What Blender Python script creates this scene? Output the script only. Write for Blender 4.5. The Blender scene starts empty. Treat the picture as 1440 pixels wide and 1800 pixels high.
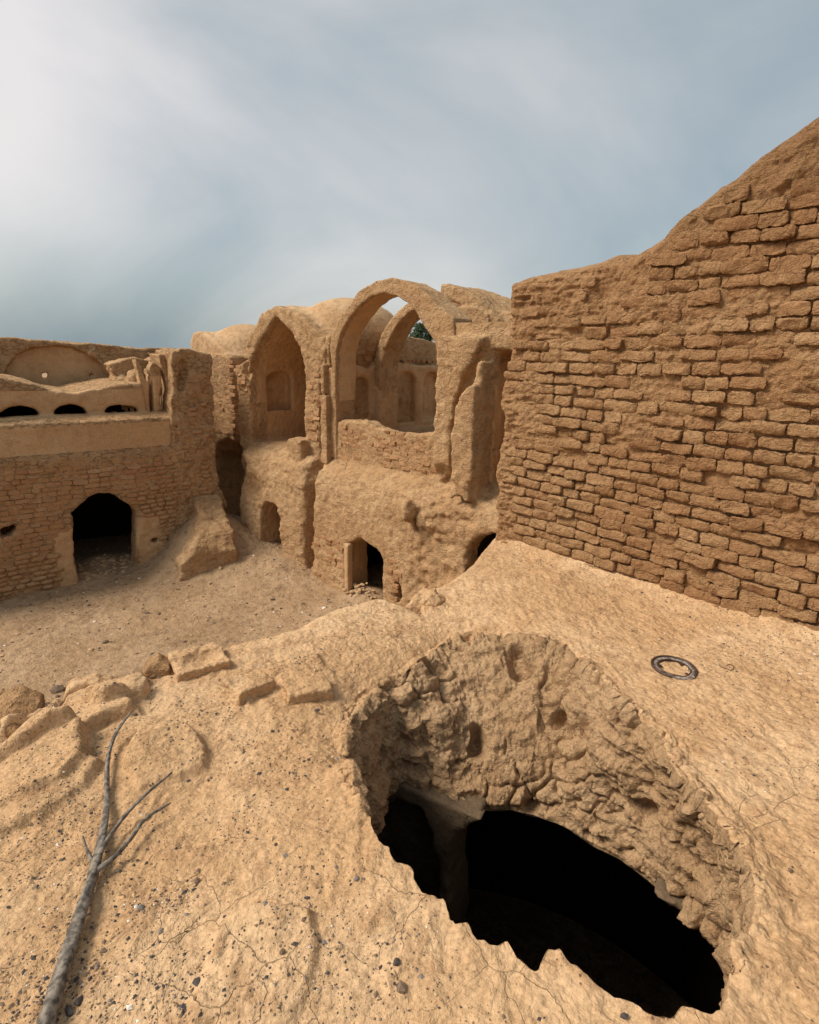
import bpy, math, random
import numpy as np
from math import radians, sin, cos, pi

# ------------------------------------------------------------------ camera, light, exposure
sc = bpy.context.scene
col = sc.collection
CAM_Z = 4.7
FPX, PITCH, ROLL = 1000.0, radians(15.6), radians(1.3)
cam_d = bpy.data.cameras.new('camera')
cam = bpy.data.objects.new('camera', cam_d)
col.objects.link(cam)
cam_d.sensor_fit = 'VERTICAL'
cam_d.sensor_height = 24.0
cam_d.lens = 24.0 * FPX / 1800.0
cam_d.clip_start = 0.05
cam_d.clip_end = 2000
_r0 = np.array([1.0, 0, 0])
_u0 = np.array([0, sin(PITCH), cos(PITCH)])
_fw = np.array([0, cos(PITCH), -sin(PITCH)])
_rt = _r0 * cos(ROLL) + _u0 * sin(ROLL)
_up = _u0 * cos(ROLL) - _r0 * sin(ROLL)
from mathutils import Matrix, Vector, Euler
cam.matrix_world = Matrix(((_rt[0], _up[0], -_fw[0], 0), (_rt[1], _up[1], -_fw[1], 0),
                           (_rt[2], _up[2], -_fw[2], CAM_Z), (0, 0, 0, 1)))
sc.camera = cam
sc.view_settings.view_transform = 'Standard'
sc.view_settings.look = 'None'
sc.view_settings.gamma = 1
sc.view_settings.exposure = 1.6
sc.view_settings.use_curve_mapping = False

SUN_DIR = Vector((-0.66, -0.12, 0.74)).normalized()      # towards the sun
sun_d = bpy.data.lights.new('sun', 'SUN')
sun_d.energy = 1.35
sun_d.angle = radians(22)
sun_d.color = (1.0, 0.93, 0.82)
sun = bpy.data.objects.new('sun', sun_d)
sun.rotation_euler = SUN_DIR.to_track_quat('Z', 'Y').to_euler()
col.objects.link(sun)


def ray(x, y):
    return _fw + _rt * (x - 720) / FPX - _up * (y - 900) / FPX


world = bpy.data.worlds.new('World')
sc.world = world
world.use_nodes = True


def make_world():
    nt = world.node_tree
    N, L = nt.nodes, nt.links
    N.clear()
    out = N.new('ShaderNodeOutputWorld')
    bg = N.new('ShaderNodeBackground')
    bg.inputs['Strength'].default_value = 0.1
    L.new(bg.outputs[0], out.inputs[0])
    sky = N.new('ShaderNodeTexSky')
    sky.sky_type = 'NISHITA'
    sky.sun_disc = False
    sky.sun_elevation = math.asin(SUN_DIR.z)
    sky.sun_rotation = math.atan2(SUN_DIR.x, SUN_DIR.y)
    sky.dust_density = 3
    tc = N.new('ShaderNodeTexCoord')
    mp = N.new('ShaderNodeMapping')
    mp.inputs['Scale'].default_value = (1.0, 1.0, 1.9)
    mp.inputs['Rotation'].default_value = (0.25, 0.5, 0.3)
    L.new(tc.outputs['Generated'], mp.inputs[0])
    no = N.new('ShaderNodeTexNoise')
    no.inputs['Scale'].default_value = 1.7
    no.inputs['Detail'].default_value = 7
    no.inputs['Roughness'].default_value = 0.50
    no.inputs['Distortion'].default_value = 0.5
    L.new(mp.outputs[0], no.inputs['Vector'])

    def M(op, a, b=None, c=None):
        n = N.new('ShaderNodeMath')
        n.operation = op
        for i, v in enumerate((a, b, c)):
            if v is None:
                continue
            if isinstance(v, (int, float)):
                n.inputs[i].default_value = v
            else:
                L.new(v, n.inputs[i])
        return n.outputs[0]

    def blob(px, py, width, amount):                   # a soft brighter or darker bank of cloud in one direction
        d = Vector(ray(px, py)).normalized()
        vm = N.new('ShaderNodeVectorMath')
        vm.operation = 'DOT_PRODUCT'
        nrm = N.new('ShaderNodeVectorMath')
        nrm.operation = 'NORMALIZE'
        L.new(tc.outputs['Generated'], nrm.inputs[0])
        L.new(nrm.outputs[0], vm.inputs[0])
        vm.inputs[1].default_value = d
        k = 1.0 / (1 - cos(radians(width)))
        e = M('EXPONENT', M('MULTIPLY', M('SUBTRACT', vm.outputs['Value'], 1.0), k))
        return M('MULTIPLY', e, amount)
    t = M('ADD', M('MULTIPLY', M('SUBTRACT', no.outputs['Fac'], 0.5), 1.15), 0.41)
    for b in ((-300, -250, 26, 0.66), (40, 330, 9, 0.20), (400, 190, 10, -0.24), (470, 400, 9, 0.06), (1150, 330, 14, -0.10), (250, 480, 12, -0.12),
              (80, 590, 9, -0.36), (330, 545, 7, -0.10), (860, 120, 12, 0.02), (720, 560, 8, 0.08)):
        t = M('ADD', t, blob(*b))
    cr = N.new('ShaderNodeValToRGB')
    cr.color_ramp.elements[0].position = 0.0
    cr.color_ramp.elements[0].color = (0.17, 0.26, 0.32, 1)
    cr.color_ramp.elements[1].position = 1.0
    cr.color_ramp.elements[1].color = (0.93, 0.85, 0.80, 1)
    e = cr.color_ramp.elements.new(0.45)
    e.color = (0.345, 0.415, 0.435, 1)
    cr.color_ramp.interpolation = 'B_SPLINE'
    L.new(t, cr.inputs[0])
    mix = N.new('ShaderNodeMix')
    mix.data_type = 'RGBA'
    mix.inputs['Factor'].default_value = 0.9
    L.new(sky.outputs[0], mix.inputs[6])
    sv = N.new('ShaderNodeVectorMath')
    sv.operation = 'SCALE'
    sv.inputs['Scale'].default_value = 3.25
    L.new(cr.outputs[0], sv.inputs[0])
    L.new(sv.outputs[0], mix.inputs[7])
    L.new(mix.outputs[2], bg.inputs['Color'])


make_world()

# ------------------------------------------------------------------ geometry tools
rng = np.random.default_rng(7)
random.seed(7)
_T = rng.random((32, 32, 32)).astype(np.float32)


def vnoise(x, y, z):
    """value noise in -1..1"""
    xi = np.floor(x).astype(np.int32); yi = np.floor(y).astype(np.int32); zi = np.floor(z).astype(np.int32)
    fx = (x - xi).astype(np.float32); fy = (y - yi).astype(np.float32); fz = (z - zi).astype(np.float32)
    fx = fx * fx * (3 - 2 * fx); fy = fy * fy * (3 - 2 * fy); fz = fz * fz * (3 - 2 * fz)
    x0, y0, z0 = xi & 31, yi & 31, zi & 31
    x1, y1, z1 = (xi + 1) & 31, (yi + 1) & 31, (zi + 1) & 31
    a = _T[x0, y0, z0] * (1 - fx) + _T[x1, y0, z0] * fx
    b = _T[x0, y1, z0] * (1 - fx) + _T[x1, y1, z0] * fx
    c = _T[x0, y0, z1] * (1 - fx) + _T[x1, y0, z1] * fx
    d = _T[x0, y1, z1] * (1 - fx) + _T[x1, y1, z1] * fx
    return 2 * ((a * (1 - fy) + b * fy) * (1 - fz) + (c * (1 - fy) + d * fy) * fz) - 1


def fbm(x, y, z, scale, octaves=3, gain=0.5):
    s, amp, tot = 0, 1.0, 0
    c1, s1 = cos(0.6), sin(0.6)
    x, y, z = x / scale, y / scale, z / scale
    for i in range(octaves):
        s = s + amp * vnoise(x + 7.3 * i, y + 3.1 * i, z + 11.7 * i)
        tot += amp
        amp *= gain
        x, y, z = (x * c1 - y * s1) * 2.03, (x * s1 + y * c1) * 2.03, z * 2.03
    return s / tot


def ridged(x, y, z, scale, octaves=3):
    s, amp, tot = 0, 1.0, 0
    x, y, z = x / scale, y / scale, z / scale
    for i in range(octaves):
        s = s + amp * (1 - 2 * np.abs(vnoise(x + 5.3 * i, y + 9.1 * i, z + 1.7 * i)))
        tot += amp
        amp *= 0.5
        x, y, z = y * 2.1 + 0.3 * x, z * 2.1 + 0.2 * y, x * 2.1
    return s / tot


def worley(x, y, z, scale):
    """distance to the two nearest cell points (F1, F2), in cells"""
    x, y, z = x / scale, y / scale, z / scale
    xi = np.floor(x).astype(np.int32); yi = np.floor(y).astype(np.int32); zi = np.floor(z).astype(np.int32)
    f1 = np.full(x.shape, 9.0, np.float32); f2 = f1.copy()
    for i in (-1, 0, 1):
        for j in (-1, 0, 1):
            for k in (-1, 0, 1):
                cx, cy, cz = xi + i, yi + j, zi + k
                a, b, c = cx & 31, cy & 31, cz & 31
                px = cx + _T[a, b, c] - x
                py = cy + _T[b, c, a] - y
                pz = cz + _T[c, a, b] - z
                d = np.sqrt(px * px + py * py + pz * pz).astype(np.float32)
                f2 = np.minimum(f2, np.maximum(f1, d))
                f1 = np.minimum(f1, d)
    return f1, f2


def sd_poly(x, y, poly):
    """signed distance (negative inside) to a polygon"""
    P = np.asarray(poly, float)
    d = np.full(x.shape, 1e9)
    inside = np.zeros(x.shape, bool)
    n = len(P)
    for i in range(n):
        ax, ay = P[i]
        bx, by = P[(i + 1) % n]
        ex, ey = bx - ax, by - ay
        t = np.clip(((x - ax) * ex + (y - ay) * ey) / (ex * ex + ey * ey + 1e-12), 0, 1)
        d = np.minimum(d, (x - ax - ex * t) ** 2 + (y - ay - ey * t) ** 2)
        if ay != by:
            cond = ((ay > y) != (by > y)) & (x < (bx - ax) * (y - ay) / (by - ay) + ax)
            inside ^= cond
    d = np.sqrt(d)
    return np.where(inside, -d, d).astype(np.float32)


def mesh_np(name, V, Q, smooth=True):
    me = bpy.data.meshes.new(name)
    nv, nq, k = len(V), len(Q), Q.shape[1]
    me.vertices.add(nv)
    me.vertices.foreach_set('co', np.ascontiguousarray(V, np.float32).ravel())
    me.loops.add(nq * k)
    me.loops.foreach_set('vertex_index', np.ascontiguousarray(Q, np.int32).ravel())
    me.polygons.add(nq)
    me.polygons.foreach_set('loop_start', np.arange(0, nq * k, k, dtype=np.int32))
    me.polygons.foreach_set('use_smooth', np.full(nq, smooth))
    me.update(calc_edges=True)
    return me


def vnormals(V, Q):
    A, B, C = V[Q[:, 0]], V[Q[:, 1]], V[Q[:, 2]]
    if Q.shape[1] == 4:
        n = np.cross(C - A, V[Q[:, 3]] - B)
    else:
        n = np.cross(B - A, C - A)
    N = np.zeros_like(V)
    for i in range(Q.shape[1]):
        for c in range(3):
            N[:, c] += np.bincount(Q[:, i], n[:, c], len(V))
    return N / (np.linalg.norm(N, axis=1, keepdims=True) + 1e-12)


def smin(a, b, k):
    if k <= 0:
        return np.minimum(a, b)
    h = np.clip(0.5 + 0.5 * (b - a) / k, 0, 1)
    return b * (1 - h) + a * h - k * h * (1 - h)


class Frame:
    def __init__(s, ox, oy, deg, oz=0.0):
        s.o = np.array([ox, oy, oz])
        s.t = radians(deg)
        s.A = np.array([cos(s.t), sin(s.t), 0])
        s.B = np.array([-sin(s.t), cos(s.t), 0])

    def at(s, pts, b):                                   # where sight lines meet the plane b = const: (a, z)
        C = np.array([0, 0, CAM_Z])
        r = []
        for x, y in pts:
            d = ray(x, y)
            t = (b - (C - s.o) @ s.B) / (d @ s.B)
            p = C + t * d - s.o
            r.append((p @ s.A, p[2]))
        return r

    def w(s, a, b, z):
        return s.o + a * s.A + b * s.B + np.array([0, 0, z])

    def place(s, o):
        o.location = s.o
        o.rotation_euler = (0, 0, s.t)


class Field:
    """a solid built from prisms, eroded with noise and turned into a mesh"""

    def __init__(s, a0, a1, b0, b1, z0, z1, h):
        s.h = h
        s.lo = np.array([a0, b0, z0], float)
        n = [int(math.ceil((q - p) / h)) + 1 for p, q in ((a0, a1), (b0, b1), (z0, z1))]
        s.n = n
        s.a = (a0 + h * np.arange(n[0])).astype(np.float32)
        s.b = (b0 + h * np.arange(n[1])).astype(np.float32)
        s.z = (z0 + h * np.arange(n[2])).astype(np.float32)
        s.D = np.full(n, 9.0, np.float32)

    def _prism(s, axis, poly, lo, hi):
        if axis == 'b':
            d2 = sd_poly(*np.meshgrid(s.a, s.z, indexing='ij'), poly)[:, None, :]
            t = s.b[None, :, None]
        elif axis == 'a':
            d2 = sd_poly(*np.meshgrid(s.b, s.z, indexing='ij'), poly)[None, :, :]
            t = s.a[:, None, None]
        else:
            d2 = sd_poly(*np.meshgrid(s.a, s.b, indexing='ij'), poly)[:, :, None]
            t = s.z[None, None, :]
        return np.maximum(d2, np.maximum(lo - t, t - hi)).astype(np.float32)

    def add(s, axis, poly, lo, hi, k=0.0):
        s.D = smin(s.D, s._prism(axis, poly, lo, hi), k).astype(np.float32)
        return s

    def cut(s, axis, poly, lo, hi, k=0.0):
        s.D = (-smin(-s.D, s._prism(axis, poly, lo, hi), k)).astype(np.float32)
        return s

    def box(s, a0, a1, b0, b1, z0, z1, k=0.0):
        return s.add('b', [(a0, z0), (a1, z0), (a1, z1), (a0, z1)], b0, b1, k)

    def cutbox(s, a0, a1, b0, b1, z0, z1, k=0.0):
        return s.cut('b', [(a0, z0), (a1, z0), (a1, z1), (a0, z1)], b0, b1, k)

    def ball(s, c, r, k=0.0, cut=False):
        A, B, Z = s.a[:, None, None], s.b[None, :, None], s.z[None, None, :]
        q = np.sqrt(((A - c[0]) / r[0]) ** 2 + ((B - c[1]) / r[1]) ** 2 + ((Z - c[2]) / r[2]) ** 2)
        d = ((q - 1) * min(r)).astype(np.float32)
        if cut:
            s.D = (-smin(-s.D, d, k)).astype(np.float32)
        else:
            s.D = smin(s.D, d, k).astype(np.float32)
        return s

    def erode(s, fn, band=0.2):
        """fn(a, b, z) is added to the distance near the surface"""
        m = np.abs(s.D) < band
        i, j, k = np.nonzero(m)
        s.D[m] += fn(s.a[i], s.b[j], s.z[k]).astype(np.float32)
        return s

    def soften(s, n=1):
        for _ in range(n):
            for ax in range(3):
                D = s.D
                P = np.take(D, np.r_[0, np.arange(D.shape[ax] - 1)], ax)
                Q = np.take(D, np.r_[np.arange(1, D.shape[ax]), D.shape[ax] - 1], ax)
                s.D = (0.25 * P + 0.5 * D + 0.25 * Q).astype(np.float32)
        return s

    def surface(s):
        D = s.D
        S = D < 0
        nx, ny, nz = D.shape
        cnt = np.zeros((nx - 1, ny - 1, nz - 1), np.int8)
        for i in (0, 1):
            for j in (0, 1):
                for k in (0, 1):
                    cnt += S[i:nx - 1 + i, j:ny - 1 + j, k:nz - 1 + k]
        act = (cnt > 0) & (cnt < 8)
        ci, cj, ck = np.nonzero(act)
        idx = np.full(act.shape, -1, np.int32)
        idx[ci, cj, ck] = np.arange(len(ci))
        acc = np.zeros((len(ci), 3)); num = np.zeros(len(ci))
        cor = [(i, j, k) for i in (0, 1) for j in (0, 1) for k in (0, 1)]
        val = {c: D[ci + c[0], cj + c[1], ck + c[2]] for c in cor}
        for c in cor:
            for ax in range(3):
                if c[ax] == 0:
                    c2 = list(c); c2[ax] = 1; c2 = tuple(c2)
                    va, vb = val[c], val[c2]
                    m = (va < 0) != (vb < 0)
                    t = np.where(m, va / np.where(m, va - vb, 1), 0)
                    p = np.array(c, float)[None, :].repeat(len(ci), 0)
                    p[:, ax] += t
                    acc[m] += p[m]
                    num[m] += 1
        V = (acc / num[:, None] + np.stack([ci, cj, ck], 1)) * s.h + s.lo
        quads = []
        e = S[:-1] != S[1:]
        i, j, k = np.nonzero(e[:, 1:-1, 1:-1]); j += 1; k += 1
        q = np.stack([idx[i, j - 1, k - 1], idx[i, j, k - 1], idx[i, j, k], idx[i, j - 1, k]], 1)
        f = S[i, j, k]; q[~f] = q[~f][:, ::-1]; quads.append(q)
        e = S[:, :-1] != S[:, 1:]
        i, j, k = np.nonzero(e[1:-1, :, 1:-1]); i += 1; k += 1
        q = np.stack([idx[i - 1, j, k - 1], idx[i - 1, j, k], idx[i, j, k], idx[i, j, k - 1]], 1)
        f = S[i, j, k]; q[~f] = q[~f][:, ::-1]; quads.append(q)
        e = S[:, :, :-1] != S[:, :, 1:]
        i, j, k = np.nonzero(e[1:-1, 1:-1, :]); i += 1; j += 1
        q = np.stack([idx[i - 1, j - 1, k], idx[i, j - 1, k], idx[i, j, k], idx[i - 1, j, k]], 1)
        f = S[i, j, k]; q[~f] = q[~f][:, ::-1]; quads.append(q)
        return V, np.concatenate(quads)

    def build(s, name, mats, parent=None, frame=None, rough=None, pick=None):
        V, Q = s.surface()
        if rough is not None:
            N = vnormals(V, Q)
            V = V + N * rough(V[:, 0], V[:, 1], V[:, 2])[:, None]
        me = mesh_np(name, V, Q)
        for m in mats:
            me.materials.append(m)
        if pick is not None:
            c = V[Q].mean(1)
            me.polygons.foreach_set('material_index', pick(c[:, 0], c[:, 1], c[:, 2]).astype(np.int32))
        o = bpy.data.objects.new(name, me)
        col.objects.link(o)
        if parent is not None:
            o.parent = parent
        elif frame is not None:
            frame.place(o)
        return o


def tag(o, label=None, cat=None, group=None, kind=None):
    if label: o['label'] = label
    if cat: o['category'] = cat
    if group: o['group'] = group
    if kind: o['kind'] = kind
    return o


def empty(name, loc=(0, 0, 0), rz=0.0):
    o = bpy.data.objects.new(name, None)
    o.empty_display_size = 0.2
    col.objects.link(o)
    o.location = loc
    o.rotation_euler = (0, 0, rz)
    return o


def link(name, me, mat=None, parent=None):
    o = bpy.data.objects.new(name, me)
    if mat is not None and not me.materials:
        me.materials.append(mat)
    col.objects.link(o)
    if parent is not None:
        o.parent = parent
    return o


# ------------------------------------------------------------------ materials
def earth(name, c1, c2, c3, scale=1.0, bump=0.6, dist=0.02, cracks=0.0, straw=0.0, speck=0.0, layers=0.0, damp=0.0, crag=0.0, rand=0.0, joints=0.0, crust=None):
    """dried mud: three tones, grain, optional cracks, chaff flecks and pits"""
    m = bpy.data.materials.new(name)
    m.use_nodes = True
    nt = m.node_tree
    N, L = nt.nodes, nt.links
    bs = N['Principled BSDF']
    bs.inputs['Roughness'].default_value = 0.95
    bs.inputs['Specular IOR Level'].default_value = 0.15
    geo = N.new('ShaderNodeNewGeometry')
    pos = geo.outputs['Position']

    def noise(s, det, rough=0.6, dis=0.0, vec=None, vscale=None):
        n = N.new('ShaderNodeTexNoise')
        n.inputs['Scale'].default_value = s * scale
        n.inputs['Detail'].default_value = det
        n.inputs['Roughness'].default_value = rough
        n.inputs['Distortion'].default_value = dis
        v = vec or pos
        if vscale:
            mp = N.new('ShaderNodeMapping')
            mp.inputs['Scale'].default_value = vscale
            L.new(v, mp.inputs[0])
            v = mp.outputs[0]
        L.new(v, n.inputs['Vector'])
        return n.outputs['Fac']

    def ramp(v, lo, hi):
        r = N.new('ShaderNodeMapRange')
        r.inputs['From Min'].default_value = lo
        r.inputs['From Max'].default_value = hi
        r.interpolation_type = 'SMOOTHSTEP'
        L.new(v, r.inputs['Value'])
        return r.outputs[0]

    def mixc(f, a, b):
        x = N.new('ShaderNodeMix')
        x.data_type = 'RGBA'
        for sck, v in ((0, f), (6, a), (7, b)):
            if isinstance(v, tuple):
                x.inputs[sck].default_value = (*v, 1)
            elif isinstance(v, float):
                x.inputs[sck].default_value = v
            else:
                L.new(v, x.inputs[sck])
        return x.outputs[2]

    def M(op, a, b=0.0):
        n = N.new('ShaderNodeMath')
        n.operation = op
        for i, v in enumerate((a, b)):
            if isinstance(v, (int, float)):
                n.inputs[i].default_value = v
            else:
                L.new(v, n.inputs[i])
        return n.outputs[0]

    big = noise(1.3, 5, 0.6, 0.4)
    mid = noise(9, 6, 0.55, 0.2)
    fine = noise(70, 5, 0.7)
    c = mixc(ramp(big, 0.38, 0.64), c1, c2)
    c = mixc(M('MULTIPLY', ramp(mid, 0.46, 0.72), 0.75), c, c3)
    c = mixc(M('MULTIPLY', ramp(fine, 0.42, 0.75), 0.45), c, tuple(min(1, v * 1.35) for v in c2))
    c = mixc(M('MULTIPLY', ramp(fine, 0.55, 0.28), 0.45), c, tuple(v * 0.62 for v in c1))
    h = M('ADD', M('MULTIPLY', mid, 1.0), M('MULTIPLY', fine, 0.13))
    grit = noise(230, 3, 0.6)
    h = M('ADD', h, M('MULTIPLY', grit, 0.03))
    if crag > 0:
        n = N.new('ShaderNodeTexNoise')
        n.noise_type = 'RIDGED_MULTIFRACTAL'
        n.normalize = False
        n.inputs['Scale'].default_value = 13 * scale
        n.inputs['Detail'].default_value = 4
        n.inputs['Roughness'].default_value = 0.5
        n.inputs['Distortion'].default_value = 0.6
        L.new(pos, n.inputs['Vector'])
        cg = ramp(n.outputs['Fac'], 0.2, 2.2)
        cg = M('MULTIPLY', cg, M('ADD', M('MULTIPLY', ramp(noise(2.3, 4, 0.6), 0.40, 0.60), 0.8), 0.3))
        h = M('SUBTRACT', h, M('MULTIPLY', cg, 0.28 * crag))
        c = mixc(M('MULTIPLY', cg, 0.5 * crag), c, tuple(v * 0.60 for v in c1))  # shade of the crevices put into the colour as well
        v2 = N.new('ShaderNodeTexVoronoi')
        v2.inputs['Scale'].default_value = 34 * scale
        v2.inputs['Randomness'].default_value = 1.0
        nz2 = N.new('ShaderNodeTexNoise')
        nz2.inputs['Scale'].default_value = 30 * scale
        L.new(pos, nz2.inputs['Vector'])
        vs = N.new('ShaderNodeVectorMath'); vs.operation = 'SCALE'; vs.inputs['Scale'].default_value = 0.04 / scale
        va = N.new('ShaderNodeVectorMath'); va.operation = 'ADD'
        L.new(nz2.outputs['Color'], vs.inputs[0]); L.new(vs.outputs[0], va.inputs[0]); L.new(pos, va.inputs[1])
        L.new(va.outputs[0], v2.inputs['Vector'])
        h = M('SUBTRACT', h, M('MULTIPLY', v2.outputs['Distance'], 0.16 * crag))
    if joints > 0:                                       # fine eroded joints and shrinkage cracks, flatter than high
        nz3 = N.new('ShaderNodeTexNoise')
        nz3.inputs['Scale'].default_value = 9
        nz3.inputs['Detail'].default_value = 4
        L.new(pos, nz3.inputs['Vector'])
        vs3 = N.new('ShaderNodeVectorMath'); vs3.operation = 'SCALE'; vs3.inputs['Scale'].default_value = 0.13
        va3 = N.new('ShaderNodeVectorMath'); va3.operation = 'ADD'
        L.new(nz3.outputs['Color'], vs3.inputs[0]); L.new(vs3.outputs[0], va3.inputs[0]); L.new(pos, va3.inputs[1])
        mp3 = N.new('ShaderNodeMapping')
        mp3.inputs['Scale'].default_value = (5.5, 5.5, 12.5)
        L.new(va3.outputs[0], mp3.inputs[0])
        v3 = N.new('ShaderNodeTexVoronoi')
        v3.feature = 'DISTANCE_TO_EDGE'
        v3.inputs['Scale'].default_value = 1.0
        L.new(mp3.outputs[0], v3.inputs['Vector'])
        jl = M('MULTIPLY', ramp(v3.outputs['Distance'], 0.085, 0.01), ramp(noise(5.0, 4, 0.7), 0.44, 0.56))
        h = M('SUBTRACT', h, M('MULTIPLY', jl, 0.40 * joints))
        c = mixc(M('MULTIPLY', jl, 0.55 * joints), c, tuple(v * 0.42 for v in c1))
    if crust:                                            # dark weathering crust on the wall head
        sx = N.new('ShaderNodeSeparateXYZ')
        L.new(pos, sx.inputs[0])
        zz = M('ADD', sx.outputs['Z'], M('MULTIPLY', noise(2.2, 6, 0.65), 0.9))
        c = mixc(M('MULTIPLY', ramp(zz, crust[0], crust[1]), 0.55), c, tuple(v * 0.50 for v in c1))
    if rand > 0:
        oi = N.new('ShaderNodeObjectInfo')
        c = mixc(M('MULTIPLY', oi.outputs['Random'], rand), c, tuple(c1[i] * (0.80, 0.66, 0.60)[i] for i in range(3)))
    if straw > 0:
        s1 = noise(26, 3, 0.7, 1.2, vscale=(1.0, 1.0, 3.4))
        h = M('ADD', h, M('MULTIPLY', s1, 0.45 * straw))
        c = mixc(M('MULTIPLY', ramp(s1, 0.60, 0.70), 0.3 * straw), c, tuple(min(1, v * 1.5) for v in c2))
    if layers > 0:
        s2 = noise(4.5, 5, 0.65, 2.5)
        w = M('FRACT', M('MULTIPLY', s2, 7.0))
        h = M('ADD', h, M('MULTIPLY', w, 0.12 * layers))
    if cracks > 0:
        wv = N.new('ShaderNodeVectorMath')
        wv.operation = 'ADD'
        nz = N.new('ShaderNodeTexNoise')
        nz.inputs['Scale'].default_value = 6 * scale
        nz.inputs['Detail'].default_value = 4
        L.new(pos, nz.inputs['Vector'])
        sc_ = N.new('ShaderNodeVectorMath')
        sc_.operation = 'SCALE'
        sc_.inputs['Scale'].default_value = 0.13 / scale
        L.new(nz.outputs['Color'], sc_.inputs[0])
        L.new(pos, wv.inputs[0])
        L.new(sc_.outputs[0], wv.inputs[1])
        vo = N.new('ShaderNodeTexVoronoi')
        vo.feature = 'DISTANCE_TO_EDGE'
        vo.inputs['Scale'].default_value = 4.8 * scale
        L.new(wv.outputs[0], vo.inputs['Vector'])
        line = M('MULTIPLY', ramp(vo.outputs['Distance'], 0.009, 0.0), ramp(noise(1.4, 4), 0.50, 0.60))
        h = M('SUBTRACT', h, M('MULTIPLY', line, 0.35 * cracks))
        c = mixc(M('MULTIPLY', line, 0.9 * cracks), c, tuple(v * 0.35 for v in c1))
    if speck > 0:
        vo = N.new('ShaderNodeTexVoronoi')
        vo.inputs['Scale'].default_value = 48 * scale
        L.new(pos, vo.inputs['Vector'])
        dots = M('MULTIPLY', ramp(vo.outputs['Distance'], 0.22, 0.12), ramp(noise(4.5, 6, 0.75), 0.50, 0.60))
        h = M('SUBTRACT', h, M('MULTIPLY', dots, 0.12 * speck))
        c = mixc(M('MULTIPLY', dots, 0.8 * speck), c, (0.07, 0.045, 0.03))
    if damp > 0:
        dn = noise(0.9, 6, 0.7, 1.0)
        c = mixc(M('MULTIPLY', ramp(dn, 0.5, 0.7), damp), c, tuple(v * 0.55 for v in c1))
    L.new(c, bs.inputs['Base Color'])
    bp = N.new('ShaderNodeBump')
    bp.inputs['Strength'].default_value = bump
    bp.inputs['Distance'].default_value = dist * 2.2
    L.new(h, bp.inputs['Height'])
    L.new(bp.outputs[0], bs.inputs['Normal'])
    return m


MAT = dict(
    roof=earth('roof_mud', (0.50, 0.30, 0.15), (0.61, 0.40, 0.225), (0.37, 0.205, 0.10), 1.0, 1.0, 0.016, cracks=0.32, speck=1.0, layers=0.5, crag=0.9),
    clod=earth('broken_mud', (0.43, 0.262, 0.135), (0.52, 0.335, 0.185), (0.28, 0.155, 0.078), 1.3, 1.0, 0.024, straw=0.4, layers=0.5, crag=1.0),
    wall=earth('weathered_mud', (0.45, 0.265, 0.13), (0.55, 0.35, 0.185), (0.33, 0.18, 0.088), 0.9, 1.0, 0.027, straw=0.5, layers=0.5, crag=1.0, joints=0.45),
    hero=earth('wall_render', (0.44, 0.245, 0.115), (0.53, 0.32, 0.16), (0.29, 0.15, 0.068), 1.5, 1.0, 0.022, straw=0.8, layers=0.6, crag=1.0, rand=0.5, joints=0.5, crust=(5.65, 6.3)),
    brick=earth('far_mud_brick', (0.43, 0.24, 0.118), (0.50, 0.30, 0.155), (0.33, 0.178, 0.085), 1.3, 0.9, 0.022, straw=0.4, crag=0.8, rand=0.5),
    left=earth('brown_mud', (0.45, 0.262, 0.13), (0.53, 0.33, 0.172), (0.32, 0.178, 0.088), 0.9, 1.0, 0.032, straw=0.5, layers=0.4, damp=0.2, crag=0.9, joints=0.8),
    plaster=earth('smooth_plaster', (0.47, 0.285, 0.145), (0.54, 0.345, 0.185), (0.39, 0.225, 0.115), 0.6, 0.5, 0.012, crag=0.25, damp=0.15),
    inner_shade=earth('inner_shade_plaster', (0.016, 0.011, 0.008), (0.022, 0.015, 0.010), (0.010, 0.007, 0.005), 1.0, 0.5, 0.02),  # shade of rooms and doorways put into the colour, near black
    dim_shade=earth('dim_shade_plaster', (0.13, 0.088, 0.052), (0.17, 0.115, 0.07), (0.08, 0.053, 0.032), 1.0, 0.5, 0.02),  # arcade plaster with the dimness of the room put into its colour
    ground=earth('courtyard_dust', (0.38, 0.24, 0.132), (0.46, 0.305, 0.18), (0.25, 0.15, 0.082), 0.8, 1.0, 0.03, speck=0.9, layers=0.5, damp=0.6, crag=0.7),
)


def flat(name, c, rough=0.8, metal=0.0, bump=0.0, c2=None, scale=60):
    m = bpy.data.materials.new(name)
    m.use_nodes = True
    N, L = m.node_tree.nodes, m.node_tree.links
    bs = N['Principled BSDF']
    bs.inputs['Roughness'].default_value = rough
    bs.inputs['Metallic'].default_value = metal
    tc = N.new('ShaderNodeTexCoord')
    no = N.new('ShaderNodeTexNoise')
    no.inputs['Scale'].default_value = scale
    no.inputs['Detail'].default_value = 5
    L.new(tc.outputs['Object'], no.inputs['Vector'])
    cr = N.new('ShaderNodeValToRGB')
    cr.color_ramp.elements[0].position = 0.38
    cr.color_ramp.elements[1].position = 0.62
    cr.color_ramp.elements[0].color = (*c, 1)
    cr.color_ramp.elements[1].color = (*(c2 or tuple(v * 1.6 for v in c)), 1)
    L.new(no.outputs['Fac'], cr.inputs[0])
    L.new(cr.outputs[0], bs.inputs['Base Color'])
    if bump:
        bp = N.new('ShaderNodeBump')
        bp.inputs['Strength'].default_value = bump
        bp.inputs['Distance'].default_value = 0.004
        L.new(no.outputs['Fac'], bp.inputs['Height'])
        L.new(bp.outputs[0], bs.inputs['Normal'])
    return m


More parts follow.
